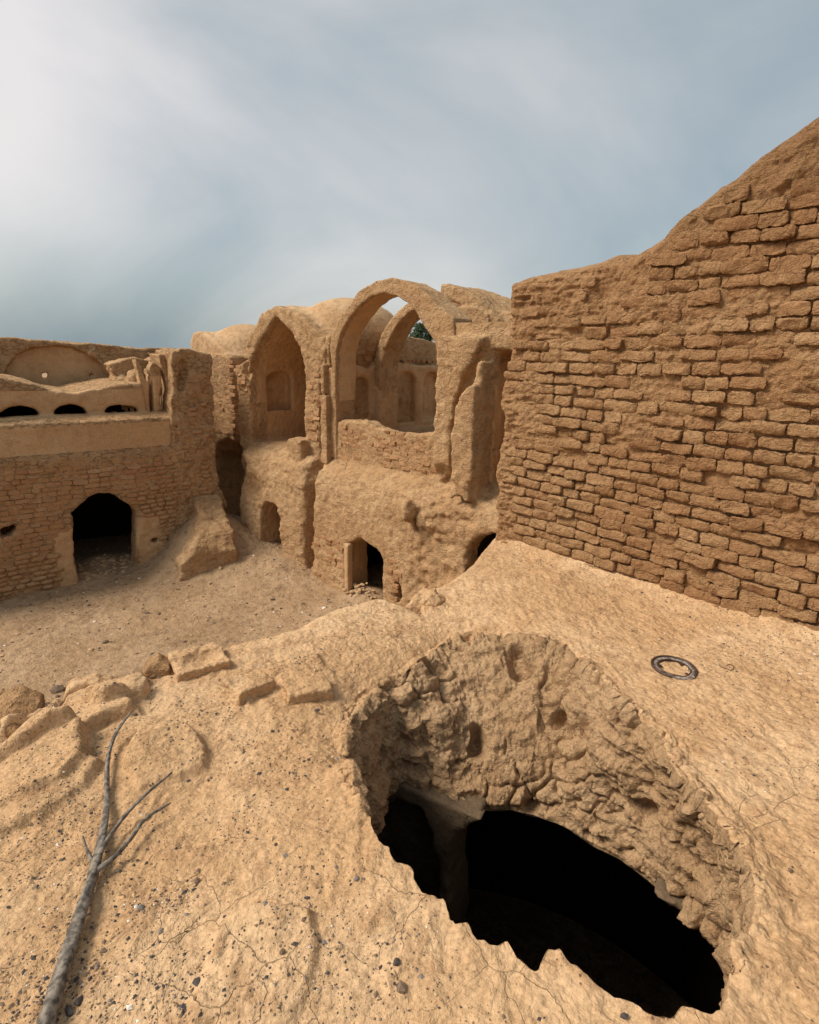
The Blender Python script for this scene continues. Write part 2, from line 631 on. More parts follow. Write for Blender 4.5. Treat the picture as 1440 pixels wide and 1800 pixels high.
# frames: a runs along a facade, b runs into the building
FL = Frame(-6.77, 10.92, 38)          # left house
FF = Frame(-1.24, 10.6, -40)          # halls at the back
FR = Frame(0.73, 4.79, -46, 3.1)      # brick wall on the right
ROOF_Z = 3.1


# ------------------------------------------------------------------ bricks
def brick_variants(n, L0, H0, D0, nx, nz, seed, lump, mat, name='brick'):
    """irregular sun-dried bricks: front towards -y, centre at the origin"""
    r = np.random.default_rng(seed)
    out = []
    for v in range(n):
        xs = np.linspace(-1, 1, nx + 1); zs = np.linspace(-1, 1, nz + 1)
        V, Q = [], []
        X, Z = np.meshgrid(xs, zs, indexing='ij')
        ex = np.sign(X) * np.abs(X) ** 0.8; ez = np.sign(Z) * np.abs(Z) ** 0.8
        corner = np.clip((np.abs(X) - 0.6) / 0.4, 0, 1) * np.clip((np.abs(Z) - 0.3) / 0.7, 0, 1)
        w, hh = L0 / 2, H0 / 2
        px = ex * w * (1 - 0.05 * corner) + r.normal(0, lump * 0.5, X.shape)
        pz = ez * hh * (1 - 0.16 * corner) + r.normal(0, lump * 0.45, X.shape)
        edge = np.clip(np.maximum(np.abs(X) ** 9, np.abs(Z) ** 5), 0, 1)
        tiltx, tiltz = r.normal(0, 0.007, 2)
        sd = 17.0 * v + seed
        rel = fbm(px * 0.6 + sd, pz * 1.7, 0 * px, 0.05, 3, 0.6) * 2.6 + r.normal(0, 0.5, X.shape)
        py = -D0 / 2 + edge * 0.006 - rel * lump + X * tiltx + Z * tiltz
        pz = pz + hh * 0.22 * fbm(px + sd, 0 * px, 0 * px, 0.09, 2) * np.abs(Z)
        px = px + w * 0.07 * fbm(0 * pz + sd, pz, 0 * px, 0.05, 2) * np.abs(X)
        front = np.stack([px, py, pz], -1).reshape(-1, 3)
        back = np.stack([px * 0.98, np.full_like(px, D0 / 2), pz * 0.96], -1).reshape(-1, 3)
        idx = np.arange((nx + 1) * (nz + 1)).reshape(nx + 1, nz + 1)
        V = [front]
        # ring only for the back
        ring = [idx[i, 0] for i in range(nx + 1)] + [idx[nx, j] for j in range(1, nz + 1)] + \
               [idx[i, nz] for i in range(nx - 1, -1, -1)] + [idx[0, j] for j in range(nz - 1, 0, -1)]
        V.append(back[ring])
        base = len(front)
        for i in range(nx):
            for j in range(nz):
                Q.append((idx[i, j], idx[i + 1, j], idx[i + 1, j + 1], idx[i, j + 1]))
        m = len(ring)
        for k in range(m):
            k2 = (k + 1) % m
            Q.append((ring[k2], ring[k], base + k, base + k2))
        me = mesh_np(name, np.concatenate(V), np.array(Q))
        me.materials.append(mat)
        me.set_sharp_from_angle(angle=radians(38))
        out.append(me)
    return out


def lay(parent, variants, spots, keep=300, mat=None, stuff_name='brickwork'):
    """spots: (a, b, z, scale_x, scale_z, tilt, size_key). The largest `keep` become objects, the others one joined mesh."""
    spots = sorted(spots, key=lambda s: -s[6])
    for i, (a, b, z, sx, sz, tilt, _) in enumerate(spots[:keep]):
        o = bpy.data.objects.new('brick', random.choice(variants))
        col.objects.link(o)
        o.parent = parent
        o.location = (a, b, z)
        o.rotation_euler = (random.gauss(0, 0.02), tilt, random.gauss(0, 0.025))
        o.scale = (sx * random.choice((1, -1)) if False else sx, 1, sz)
    rest = spots[keep:]
    if rest:
        Vs, Qs, n = [], [], 0
        cache = {}
        for me in variants:
            v = np.empty(len(me.vertices) * 3, np.float32); me.vertices.foreach_get('co', v)
            q = np.empty(len(me.loops), np.int32); me.loops.foreach_get('vertex_index', q)
            cache[me.name] = (v.reshape(-1, 3), q.reshape(-1, 4))
        for (a, b, z, sx, sz, tilt, _) in rest:
            v, q = cache[random.choice(variants).name]
            c, s = cos(tilt), sin(tilt)
            x, zz = v[:, 0] * sx, v[:, 2] * sz
            Vs.append(np.stack([a + c * x + s * zz, b + v[:, 1], z - s * x + c * zz], 1)); Qs.append(q + n); n += len(v)
        me = mesh_np(stuff_name, np.concatenate(Vs), np.concatenate(Qs))
        o = link(stuff_name, me, mat, parent)
        o['kind'] = 'stuff'


def courses(a0, a1, z0, z1, L0, H0, joint, ok, b, proud, frame, drop=0.0, wave=0.01, seed=0, jit=0.006, off=None):
    r = random.Random(seed)
    out = []
    z = z0
    row = 0
    while z < z1:
        a = a0 - r.random() * L0
        while a < a1:
            l = L0 * r.uniform(0.62, 1.2)
            cx, cz = a + l / 2, z + H0 / 2
            cz += wave * sin(cx * 1.7 + 0.2 * row) + r.gauss(0, joint * 0.25)
            if r.random() > drop and ok(cx, cz, l / 2, H0 / 2):
                bb = b + r.gauss(0, jit) - proud
                if off is not None:
                    bb += float(off(np.array([cx]), np.array([b]), np.array([cz]))[0])
                p = frame.w(cx, bb, cz)
                dist = np.linalg.norm(p - np.array([0, 0, CAM_Z]))
                out.append((cx, bb, cz, (l - joint) / L0, r.uniform(0.82, 1.10), r.gauss(0, 0.018), 1 / dist))
            a += l
        z += H0 + joint * 0.8
        row += 1
    return out


# ------------------------------------------------------------------ ground
def bumps(x, y, lst):
    h = 0
    for (cx, cy, r, a) in lst:
        h = h + a * np.exp(-((x - cx) ** 2 + (y - cy) ** 2) / (r * r))
    return h


_m = []
for (fr, a, b, r, h) in ((FF, -2.2, -0.1, 1.3, 0.40), (FF, -3.9, 0.0, 0.9, 0.45), (FF, -5.0, 0.0, 1.3, 0.5), (FL, 2.3, -0.35, 0.80, 0.85), (FL, 2.9, -0.7, 0.6, 0.2),
                         (FL, 0.55, 0.9, 0.6, 0.15), (FL, -2.2, -0.3, 1.2, -0.15), (FF, 0.5, 0.1, 0.45, 0.22), (FF, 2.2, -1.2, 1.5, 0.3)):
    p = fr.w(a, b, 0)
    _m.append((p[0], p[1], r, h))


def ground_z(x, y):
    z = bumps(x, y, _m)
    z = z + 0.07 * fbm(x, y, 0 * x, 1.7, 3) + 0.035 * fbm(x, y, 0 * x + 3, 0.35, 4, 0.55)
    return z


def make_ground():
    def axis(lo, hi, fine, far):
        c = np.arange(lo, hi, fine)
        g = [c[-1]]; s = fine
        while g[-1] < far:
            s *= 1.25; g.append(g[-1] + s)
        g2 = [c[0]]; s = fine
        while g2[-1] > -far:
            s *= 1.25; g2.append(g2[-1] - s)
        return np.array(g2[:0:-1] + list(c) + g[1:])
    x = axis(-9.2, 2.0, 0.038, 600); y = axis(7.0, 14.5, 0.038, 600)
    X, Y = np.meshgrid(x, y, indexing='ij')
    Z = ground_z(X, Y)
    f1, f2 = worley(X, Y, 0 * X, 0.22)
    Z = Z + 0.03 * np.clip(0.35 - f1, 0, 1) * (vnoise(X / 0.9, Y / 0.9, 0 * X) > 0.1)
    V = np.stack([X, Y, Z], -1).reshape(-1, 3)
    nx, ny = len(x), len(y)
    I = np.arange(nx * ny).reshape(nx, ny)
    Q = np.stack([I[:-1, :-1], I[1:, :-1], I[1:, 1:], I[:-1, 1:]], -1).reshape(-1, 4)
    me = mesh_np('ground', V, Q)
    o = link('ground', me, MAT['ground'])
    tag(o, kind='structure')


make_ground()


# ------------------------------------------------------------------ left house
def rough_far(amp=0.018, s=0.12):
    return lambda a, b, z: amp * fbm(a, b, z, s, 3, 0.65) + amp * 0.5 * ridged(a, b, z * 1.3, s * 0.6, 2)


def arch_poly(a0, a1, z0, zs, rise, n=14, pointed=0.0):
    """door or niche outline with an arched head"""
    pts = [(a0, z0), (a1, z0)]
    m, w = (a0 + a1) / 2, (a1 - a0) / 2
    for i in range(n + 1):
        t = pi * i / n
        c = cos(t)
        s = sin(t)
        if pointed:
            s = s * (1 - pointed) + pointed * (1 - abs(c)) ** 0.8
        pts.append((m + w * c, zs + rise * s))
    return pts


def make_left():
    root = empty('ruined_house', FL.o, FL.t)
    tag(root, 'brown mud brick house on the left with a black doorway and broken upper storey', 'house')
    f = Field(-3.2, 2.45, -0.45, 3.3, -0.4, 4.1, 0.03)
    f.box(-3.6, 2.4, 0.0, 3.2, -0.4, 2.62)                       # lower storey
    f.box(-3.6, 2.3, 0.05, 0.55, 2.5, 3.27, 0.03)                # parapet band
    f.box(-3.6, 2.4, 0.5, 3.2, 2.5, 3.2, 0.03)
    f.add('a', [(0.03, 3.15), (0.05, 3.27), (0.44, 3.36), (0.80, 3.37), (0.80, 3.1)], -3.6, 2.25)
    f.box(-3.6, 2.4, 0.05, 0.3, 2.54, 2.66, 0.05)
    # low upper wall pierced by three arches
    top = FL.at([(-160, 640), (0, 663), (60, 674), (90, 685), (130, 691), (165, 683), (200, 676), (250, 672)], 0.5)
    poly = top + [(1.75, 3.1), (-3.6, 3.1), (-3.6, 4.1)]
    f.add('b', poly, 0.45, 3.0, 0.03)
    f.cutbox(-2.7, 1.7, 0.72, 2.9, 2.75, 3.68)                   # dark rooms behind the arches
    for (xa, xb, yt) in ((-130, -40, 712), (-2, 72, 714), (94, 156, 711), (186, 246, 711)):
        (a0, zb), (a1, _) = FL.at([(xa, 735), (xb, 735)], 0.45)
        zt = FL.at([((xa + xb) / 2, yt)], 0.45)[0][1]
        f.cut('b', arch_poly(a0, a1, 3.36, 3.37, zt - 3.37), 0.3, 1.2)
    # doorway, traced
    door = FL.at([(145, 1045), (133, 985), (128, 907), (123, 904), (136, 893), (142, 885), (157, 877), (172, 870), (190, 866),
                  (208, 872), (213, 880), (232, 890), (240, 902), (241, 1050)], 0.0)
    door[0] = (door[0][0], -0.5); door[-1] = (door[-1][0], -0.5)
    f.cut('b', door, -0.5, 0.9)
    f.cutbox(-1.6, 1.95, 0.55, 2.9, -0.3, 2.3)                   # the room inside
    for pts in ([(3, 932), (14, 926), (29, 922), (31, 928), (18, 944), (2, 946)], [(-60, 870), (-40, 868), (-42, 880), (-60, 884)]):
        f.cut('b', FL.at(pts, 0), -0.5, 0.5)
    f.ball((FL.at([(273, 950)], 0)[0][0], 0.05, FL.at([(273, 950)], 0)[0][1]), (0.07, 0.22, 0.055), cut=True)
    f.ball((1.0, -0.02, 1.35), (0.5, 0.06, 0.12), 0.05, cut=True)
    # smooth plaster beside the door stays proud
    def erL(a, b, z):
        low = (z < 2.66)
        return 0.035 * fbm(a, b, z, 0.45, 3) + np.where(low, 0.022, 0.012) * ridged(a, b, z * 1.6, 0.22, 3) + 0.05 * np.clip(0.35 - np.abs(z - 2.62) * 4, 0, 1) * fbm(a, b, z, 0.15, 3)
    f.erode(erL, 0.14)
    f.soften(1)

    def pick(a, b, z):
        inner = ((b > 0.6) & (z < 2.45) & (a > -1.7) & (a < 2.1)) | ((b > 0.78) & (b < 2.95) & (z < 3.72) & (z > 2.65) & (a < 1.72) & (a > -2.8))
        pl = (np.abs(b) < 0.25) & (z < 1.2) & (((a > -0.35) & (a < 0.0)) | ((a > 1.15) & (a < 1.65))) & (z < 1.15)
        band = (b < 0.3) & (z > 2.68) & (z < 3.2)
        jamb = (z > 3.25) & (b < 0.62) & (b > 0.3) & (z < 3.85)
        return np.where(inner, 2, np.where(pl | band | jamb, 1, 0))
    wall = f.build('wall', [MAT['left'], MAT['plaster'], MAT['inner_shade']], root, rough=rough_far(0.016, 0.08), pick=pick)

    # corner tower
    f = Field(2.0, 3.35, -0.5, 1.5, -0.4, 4.8, 0.028)
    prof = FL.at([(297, 1060), (300, 800), (304, 618), (330, 613), (352, 618), (372, 624), (375, 700), (380, 780), (384, 850), (398, 885), (405, 960), (405, 1060)], 0.0)
    prof = [(min(a, 3.25), z) for a, z in prof]
    prof[0] = (2.1, -0.4); prof[-1] = (3.25, -0.4)
    f.add('b', prof, -0.02, 1.3)
    f.add('b', [(2.25, -0.4), (3.15, -0.4), (3.1, 0.9), (2.8, 1.35), (2.4, 1.0)], -0.35, 0.2, 0.15)
    f.cut('b', [(2.16, 2.4), (2.185, 2.4), (2.2, 3.1), (2.17, 3.6), (2.15, 3.1)], -0.1, 0.12)
    f.ball((2.42, 0.0, 4.3), (0.1, 0.1, 0.25), 0.04, cut=True)
    f.ball((2.36, 0.0, 3.95), (0.06, 0.1, 0.2), 0.04, cut=True)
    f.erode(lambda a, b, z: 0.06 * fbm(a, b, z, 0.45, 3) + 0.03 * ridged(a, b, z, 0.2, 2) * (z > 0), 0.12).soften(1)
    f.build('corner_tower', [MAT['left']], root, rough=rough_far(0.02, 0.08))

    # back wall with a wide blind arch and two holes to the sky
    f = Field(-3.4, 3.5, 2.7, 3.7, 3.0, 5.0, 0.03)
    sky = [(-200, 575), (-100, 588), (0, 594), (60, 596), (120, 601), (180, 607), (240, 612), (310, 613), (340, 614)]
    f.add('b', FL.at(sky, 3.1) + [(3.4, 3.0), (-3.3, 3.0)], 3.0, 3.55)
    arc = FL.at([(2, 700), (4, 668), (12, 645), (30, 622), (55, 611), (90, 607), (125, 610), (155, 622), (180, 640), (195, 660), (200, 700)], 3.0)
    f.cut('b', arc, 2.9, 3.17)
    for x, y, r in ((78, 660, 0.06), (160, 660, 0.05)):
        a, z = FL.at([(x, y)], 3.2)[0]
        f.cut('b', [(a - r, z - r), (a + r, z - r * 0.9), (a + r * 1.1, z + r), (a - r * 0.6, z + r)], 2.9, 3.9)
        f.cutbox(a - r * 0.8, a + r + 0.16, 3.28, 3.9, z - r * 1.6, z + r)
    # ragged vault ring left standing proud of the blind arch
    ring = FL.at([(196, 690), (194, 662), (178, 640), (152, 622), (168, 612), (190, 628), (212, 650), (222, 690)], 2.8)
    f.add('b', ring, 2.93, 3.2, 0.06)
    f.erode(lambda a, b, z: 0.05 * fbm(a, b, z, 0.3, 3) * np.where((b < 3.25) & (z < 4.55) & (b > 3.1), 0.25, 1), 0.12).soften(1)
    f.build('blind_arch_wall', [MAT['left'], MAT['plaster']], root, rough=rough_far(0.015, 0.1),
            pick=lambda a, b, z: (sd_poly(a, z, arc) < -0.03).astype(int))

    # broken vault haunches and plastered fins right of the arches
    f = Field(1.2, 2.55, 0.35, 2.2, 3.0, 4.75, 0.025)
    for pts, b0, b1 in (([(247, 738), (247, 672), (239, 640), (236, 628), (246, 640), (256, 668), (262, 672), (264, 738)], 0.55, 0.85),
                        ([(272, 738), (270, 665), (262, 650), (268, 636), (277, 640), (284, 655), (282, 700), (280, 738)], 0.45, 0.75),
                        ([(300, 738), (298, 700), (293, 670), (283, 640), (278, 622), (300, 625), (312, 640), (312, 738)], 0.42, 1.2),
                        ([(280, 738), (284, 690), (290, 738)], 0.8, 0.9)):
        f.add('b', FL.at(pts, b0), b0, b1, 0.02)
    f.add('b', FL.at([(262, 738), (262, 650), (300, 650), (300, 738)], 0.85), 0.95, 1.2, 0.02)
    f.add('b', FL.at([(205, 690), (200, 660), (190, 640), (215, 632), (240, 628), (262, 634), (285, 622), (310, 640), (300, 690)], 1.6), 1.5, 2.1, 0.05)
    f.ball((1.72, 1.25, 4.02), (0.17, 0.2, 0.2), 0.05)
    f.ball((1.5, 1.5, 3.95), (0.15, 0.2, 0.15), 0.05)
    f.erode(lambda a, b, z: 0.05 * fbm(a, b, z, 0.2, 3) * (b > 1.1) + 0.012 * fbm(a, b, z, 0.15, 2), 0.1)
    f.build('vault_haunch', [MAT['wall'], MAT['plaster']], root, rough=rough_far(0.012, 0.07), pick=lambda a, b, z: ((b < 1.1) & (z < 4.1)).astype(int))

    # bricks
    var = brick_variants(10, 0.235, 0.088, 0.06, 3, 2, 3, 0.004, MAT['brick'])
    door_s = door
    top_a, top_z = 2.2, 2.42

    def ok(a, z, hl, hh):
        if z > top_z + 0.03 * sin(a * 5) or a > 2.85:
            return False
        if sd_poly(np.array([a]), np.array([z]), door_s)[0] < hl + 0.0:
            return False
        if z < 1.12 and (-0.36 < a < 0.02 or 1.12 < a < 1.66):
            return False
        if z < 0.95 and a > 1.6 and z < 0.1 + (a - 1.1) * 0.8:
            return False
        if a > 2.1 and z < 1.4:
            return False
        (ha, hz) = FL.at([(16, 935)], 0)[0]
        if abs(a - ha) < 0.16 + hl * 0.6 and abs(z - hz) < 0.11:
            return False
        return True
    sp = courses(-3.3, 2.15, 0.0, 2.5, 0.235, 0.088, 0.012, ok, 0.0, -0.008, FL, drop=0.04, wave=0.015, seed=5, jit=0.007, off=erL)
    sp += courses(2.2, 2.85, 1.5, 2.6, 0.235, 0.088, 0.012, lambda a, z, hl, hh: a + hl < 2.9, -0.02, -0.014, FL, drop=0.4, seed=15, jit=0.008)
    sp += courses(2.35, 2.85, 2.6, 3.6, 0.235, 0.088, 0.012, lambda a, z, hl, hh: a + hl < 2.92, -0.02, -0.012, FL, drop=0.6, seed=16, jit=0.008)
    lay(wall, var, sp, 300, MAT['brick'])


make_left()


# ------------------------------------------------------------------ halls at the back
def make_back():
    # ---- vaulted hall with the tall alcove
    root = empty('vaulted_hall', FF.o, FF.t)
    tag(root, 'vaulted mud hall with a tall pointed alcove above a low arched doorway', 'building')
    f = Field(-5.0, -0.75, -0.5, 3.8, -0.4, 6.0, 0.03)
    low = [(-0.10, -0.4), (-0.06, 1.2), (-0.02, 2.1), (0.04, 2.42), (0.30, 2.56), (0.8, 2.6), (3.2, 2.6), (3.2, -0.4)]
    f.add('a', low, -3.5, -0.9)
    f.box(-4.0, -3.3, 0.40, 3.2, -0.4, 2.6, 0.05)
    # upper walls
    body = [(-4.12, 2.5), (-0.98, 2.5), (-0.98, 5.0), (-1.3, 5.12), (-1.8, 5.42), (-2.5, 5.62), (-3.0, 5.45), (-3.45, 5.0), (-3.75, 4.45), (-4.05, 4.35), (-4.12, 3.2)]
    f.add('b', body, 0.42, 3.1)
    f.ball((-1.9, 2.0, 4.95), (1.05, 1.4, 0.88), 0.08)
    # alcove
    alc = [(-3.62, 2.62), (-1.66, 2.62), (-1.63, 4.3), (-1.78, 4.75), (-2.05, 5.05), (-2.42, 5.33), (-2.55, 5.36), (-2.85, 5.12), (-3.25, 4.75), (-3.52, 4.35), (-3.6, 4.1)]
    f.cut('b', alc, 0.2, 2.75)
    # niche in the side wall
    f.cut('a', arch_poly(0.92, 1.66, 3.3, 4.02, 0.22), -3.85, -3.5)
    # broken edge, front left
    f.ball((-4.0, 0.4, 4.6), (0.25, 0.25, 0.3), 0.05, cut=True)
    f.ball((-3.68, 0.42, 4.35), (0.12, 0.2, 0.35), 0.05, cut=True)
    # vertical gully between the halls
    f.ball((-1.02, 0.0, 1.2), (0.2, 0.42, 1.5), 0.08, cut=True)
    f.ball((-1.12, 0.4, 3.4), (0.1, 0.22, 0.9), 0.05, cut=True)
    f.ball((-1.0, 0.1, 2.5), (0.25, 0.25, 0.4), 0.08, cut=True)
    # plaster stump on the ledge
    f.box(-1.95, -1.5, 0.16, 0.5, 2.5, 2.9, 0.02)
    # doorway and its passage
    f.cut('b', arch_poly(-2.72, -1.98, -0.4, 1.05, 0.45), -0.6, 0.75)
    f.cutbox(-2.6, -1.1, 0.62, 2.8, -0.2, 2.0)
    # channel in the lower wall left of the doorway
    f.ball((-3.5, -0.05, 2.1), (0.25, 0.2, 0.3), 0.1, cut=True)
    f.ball((-3.0, -0.05, 1.7), (0.35, 0.12, 0.25), 0.1, cut=True)
    rubble = lambda a, b, z: (b < 0.3) | (z > 5.0)

    def er(a, b, z):
        inside = (a > -3.7) & (a < -1.6) & (b > 0.5) & (b < 2.8) & (z > 2.58) & (z < 5.4)
        k = np.where(inside, 0.12, np.where((z > 5.0) & (b > 0.7), 0.4, 1.0))
        lower = (z < 2.7) & (b < 0.5)
        return k * (0.05 * fbm(a, b, z, 0.5, 3) + np.where(lower, 0.035, 0.024) * ridged(a, b, z * 1.5, 0.2, 3) + 0.03 * (worley(a, b, z, 0.14)[0] - 0.5) * (z > 0.8)) - 0.008
    f.erode(er, 0.15).soften(1)

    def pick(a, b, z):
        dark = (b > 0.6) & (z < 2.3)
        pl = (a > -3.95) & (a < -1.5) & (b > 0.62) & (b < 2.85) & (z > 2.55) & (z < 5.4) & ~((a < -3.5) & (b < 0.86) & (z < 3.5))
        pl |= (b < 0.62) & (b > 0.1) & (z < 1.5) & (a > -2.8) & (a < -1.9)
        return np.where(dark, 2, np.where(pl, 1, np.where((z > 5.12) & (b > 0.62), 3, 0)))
    wall = f.build('wall', [MAT['wall'], MAT['plaster'], MAT['inner_shade'], MAT['roof']], root, rough=lambda a, b, z: np.where(z > 5.0, 0.3, 1.0) * rough_far(0.022, 0.07)(a, b, z), pick=pick)
    # door leaf-like plastered reveal inside the low doorway
    var = brick_variants(8, 0.22, 0.075, 0.05, 3, 2, 9, 0.004, MAT['brick'])

    def ok1(a, z, hl, hh):
        if z > 4.2 + 0.2 * sin(a * 9):
            return False
        return (-4.05 < a < -3.68) or (-1.56 < a < -1.2)
    sp = courses(-4.1, -1.15, 2.75, 4.3, 0.2, 0.075, 0.012, ok1, 0.42, -0.012, FF, drop=0.1, seed=8, jit=0.006, off=er)
    lay(wall, var, sp, 300, MAT['brick'])

    # ---- arched hall
    root = empty('arched_hall', FF.o, FF.t)
    tag(root, 'roofless mud hall with two free standing arches and plastered niches, above a half buried doorway', 'building')
    f = Field(-1.15, 4.3, -0.6, 4.9, -0.4, 5.2, 0.032)
    low = [(-0.10, -0.4), (-0.06, 0.9), (-0.02, 1.6), (0.02, 2.12), (0.12, 2.36), (0.42, 2.58), (0.8, 2.6), (4.8, 2.6), (4.8, -0.4)]
    f.add('a', low, -0.95, 4.2)
    f.box(-1.1, 4.2, 0.6, 4.8, 2.3, 3.0)                          # floor inside
    f.add('b', FF.at([(586, 742), (610, 739), (640, 741), (655, 749), (690, 760), (725, 764), (765, 760), (780, 760)], 0.45) + [(1.8, 2.4), (-0.8, 2.4)], 0.45, 0.78)   # parapet
    # side wall with niches
    side = [(0.45, 2.9), (4.7, 2.9), (4.7, 4.45), (3.4, 4.42), (2.5, 4.5), (2.2, 4.62), (1.75, 4.5), (1.6, 4.35), (1.05, 4.5), (0.9, 5.0), (0.45, 5.0)]
    f.add('a', side, -1.14, -0.9)
    # niches
    for b0, b1, z0, zs, rise in ((1.04, 1.60, 3.32, 4.02, 0.17), (2.52, 3.14, 3.14, 4.02, 0.26), (3.42, 4.1, 3.16, 4.0, 0.28)):
        f.cut('a', arch_poly(b0, b1, z0, zs, rise), -1.055, -0.7)
    f.box(-0.95, FF.at([(668, 690)], 1.74)[0][0] + 0.02, 1.71, 2.31, 2.9, 4.0)                     # pier under the second arch
    # right block
    rb = FF.at([(772, 585), (800, 562), (830, 556), (862, 550), (905, 545), (960, 540)], 0.4)
    f.add('b', rb + [(4.2, 2.4), (1.80, 2.4), (1.78, 4.3), (1.85, 4.7)], 0.42, 4.6)
    f.cutbox(2.9, 3.42, 0.2, 1.35, 2.68, 4.75, 0.04)              # deep upright recess beside the brick wall
    # pier and broken buttress, traced
    f.add('b', FF.at([(770, 590), (767, 640), (762, 760), (760, 852), (768, 848), (792, 838), (793, 775), (798, 715), (812, 670), (838, 620), (850, 590)], 0.25), 0.22, 0.5)
    f.add('b', FF.at([(794, 872), (794, 775), (801, 721), (816, 684), (838, 672), (836, 720), (833, 790), (828, 885)], 0.05), 0.02, 0.5)
    f.add('b', FF.at([(820, 885), (826, 760), (832, 680), (838, 640), (852, 628), (849, 700), (845, 780), (842, 880)], 0.2), 0.16, 0.5)
    f.ball((2.12, 0.12, 2.72), (0.28, 0.22, 0.2), 0.03, cut=True)
    # doorways
    door = FF.at([(612, 1060), (610, 956), (625, 950), (634, 944), (645, 953), (665, 966), (675, 980), (680, 1060)], 0.0)
    door[0] = (door[0][0], -0.4); door[-1] = (door[-1][0], -0.4)
    f.cut('b', door, -0.6, 0.6)
    f.cutbox(-0.6, 2.1, 0.6, 3.2, -0.3, 2.1)
    arch3 = FF.at([(814, 1020), (815, 978), (822, 960), (840, 946), (862, 939), (890, 944), (905, 965), (910, 1010)], 0.0)
    arch3[0] = (arch3[0][0], -0.4); arch3[-1] = (arch3[-1][0], -0.4)
    f.cut('b', arch3, -0.6, 1.4)
    f.ball((FF.at([(702, 1040)], 0)[0][0], -0.05, FF.at([(702, 1040)], 0)[0][1]), (0.09, 0.3, 0.2), 0.02, cut=True)
    f.ball((1.66, -0.05, 2.05), (0.12, 0.2, 0.22), 0.03)
    f.ball((1.75, -0.05, 1.85), (0.05, 0.2, 0.09), 0.01, cut=True)
    f.ball((2.6, -0.12, 1.5), (0.7, 0.18, 0.6), 0.1, cut=True)

    def er(a, b, z):
        inside = (a > -1.2) & (a < -0.55) & (b > 0.5)
        k = np.where(inside, 0.10, 1.0)
        lower = (z < 2.75) & (b < 0.6)
        raw = lower & (a > 1.7)
        nd = np.clip(np.minimum(sd_poly(a, z, door), sd_poly(a, z, arch3)) / 0.25, 0.2, 1)
        par = (b < 0.6) & (z > 2.65) & (z < 3.4) & (a < 1.7)
        k = np.where(par, 0.4, k)
        return nd * k * (0.035 * fbm(a, b, z, 0.5, 3) + np.where(raw, 0.06, 0.022) * ridged(a, b, z * 1.4, 0.2, 3) + np.where(raw, 0.12, 0.035) * (worley(a, b, z, 0.16)[0] - 0.5))
    f.erode(er, 0.18).soften(1)

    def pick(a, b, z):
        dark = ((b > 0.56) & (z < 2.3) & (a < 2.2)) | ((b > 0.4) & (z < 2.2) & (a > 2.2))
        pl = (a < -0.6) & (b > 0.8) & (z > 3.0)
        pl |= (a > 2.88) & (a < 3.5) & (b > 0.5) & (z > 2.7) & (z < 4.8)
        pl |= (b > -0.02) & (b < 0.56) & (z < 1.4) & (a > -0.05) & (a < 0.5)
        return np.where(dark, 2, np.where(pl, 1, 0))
    wall = f.build('wall', [MAT['wall'], MAT['plaster'], MAT['inner_shade']], root, rough=rough_far(0.02, 0.07), pick=pick)

    # the free standing front arch
    outer = FF.at([(582, 700), (583, 640), (583, 592), (596, 560), (608, 548), (632, 514), (660, 494), (690, 489), (716, 495), (742, 510), (775, 541), (797, 560), (802, 610)], 0.42)
    inner = FF.at([(772, 640), (768, 605), (752, 578), (738, 556), (722, 533), (700, 519), (676, 514), (655, 520), (636, 534), (616, 558), (600, 585), (592, 620), (590, 700)], 0.42)
    f = Field(-1.15, 2.5, 0.25, 1.25, 2.4, 6.1, 0.025)
    f.add('b', outer + inner, 0.40, 0.96)
    f.box(-1.05, FF.at([(590.5, 690)], 0.42)[0][0], 0.42, 0.95, 2.6, 4.4)
    f.erode(lambda a, b, z: -0.006 + 0.018 * fbm(a, b, z, 0.40, 2) + 0.006 * ridged(a, b, z, 0.15, 2), 0.1)
    f.build('front_arch', [MAT['wall'], MAT['plaster']], root, rough=rough_far(0.006, 0.07),
            pick=lambda a, b, z: ((sd_poly(a, z, inner + [(1.8, 3.2), (-0.8, 3.2)]) < 0.05) & (b > 0.5)).astype(int))
    # thin shaft on the left pier
    f = Field(-1.1, -0.7, 0.2, 0.6, 2.4, 4.6, 0.025)
    f.box(-1.0, -0.92, 0.32, 0.46, 3.9, 4.45)
    f.box(-1.02, -0.84, 0.3, 0.46, 2.5, 3.85, 0.02)
    f.erode(lambda a, b, z: 0.02 * fbm(a, b, z, 0.2, 3), 0.08)
    f.build('pilaster', [MAT['wall']], root, rough=rough_far(0.012, 0.07))

    # second arch, parallel, deeper in
    f = Field(-1.3, 2.6, 1.6, 2.45, 3.6, 6.3, 0.03)
    out2 = FF.at([(655, 700), (656, 645), (661, 615), (671, 588), (685, 565), (701, 545), (720, 530), (742, 521), (768, 524), (795, 545), (815, 590), (818, 640)], 1.74)
    in2 = FF.at([(802, 640), (797, 600), (783, 566), (762, 545), (740, 540), (719, 549), (701, 567), (687, 590), (676, 616), (670, 645), (668, 700)], 1.74)
    f.add('b', out2 + in2, 1.74, 2.28)
    f.ball((-0.62, 1.75, 4.75), (0.05, 0.12, 0.05), cut=True)
    f.erode(lambda a, b, z: -0.010 + 0.02 * fbm(a, b, z, 0.35, 2) + 0.006 * ridged(a, b, z, 0.15, 2), 0.1)
    f.build('second_arch', [MAT['wall']], root, rough=rough_far(0.007, 0.07))

    # set-back upper wall behind the niches
    f = Field(-1.9, -0.9, 0.8, 5.2, 4.0, 5.35, 0.035)
    f.add('a', [(0.9, 4.0), (5.0, 4.0), (5.0, 4.95), (3.9, 5.0), (3.0, 5.08), (2.3, 5.0), (1.7, 5.15), (1.2, 5.22), (0.9, 5.1)], -1.6, -1.15)
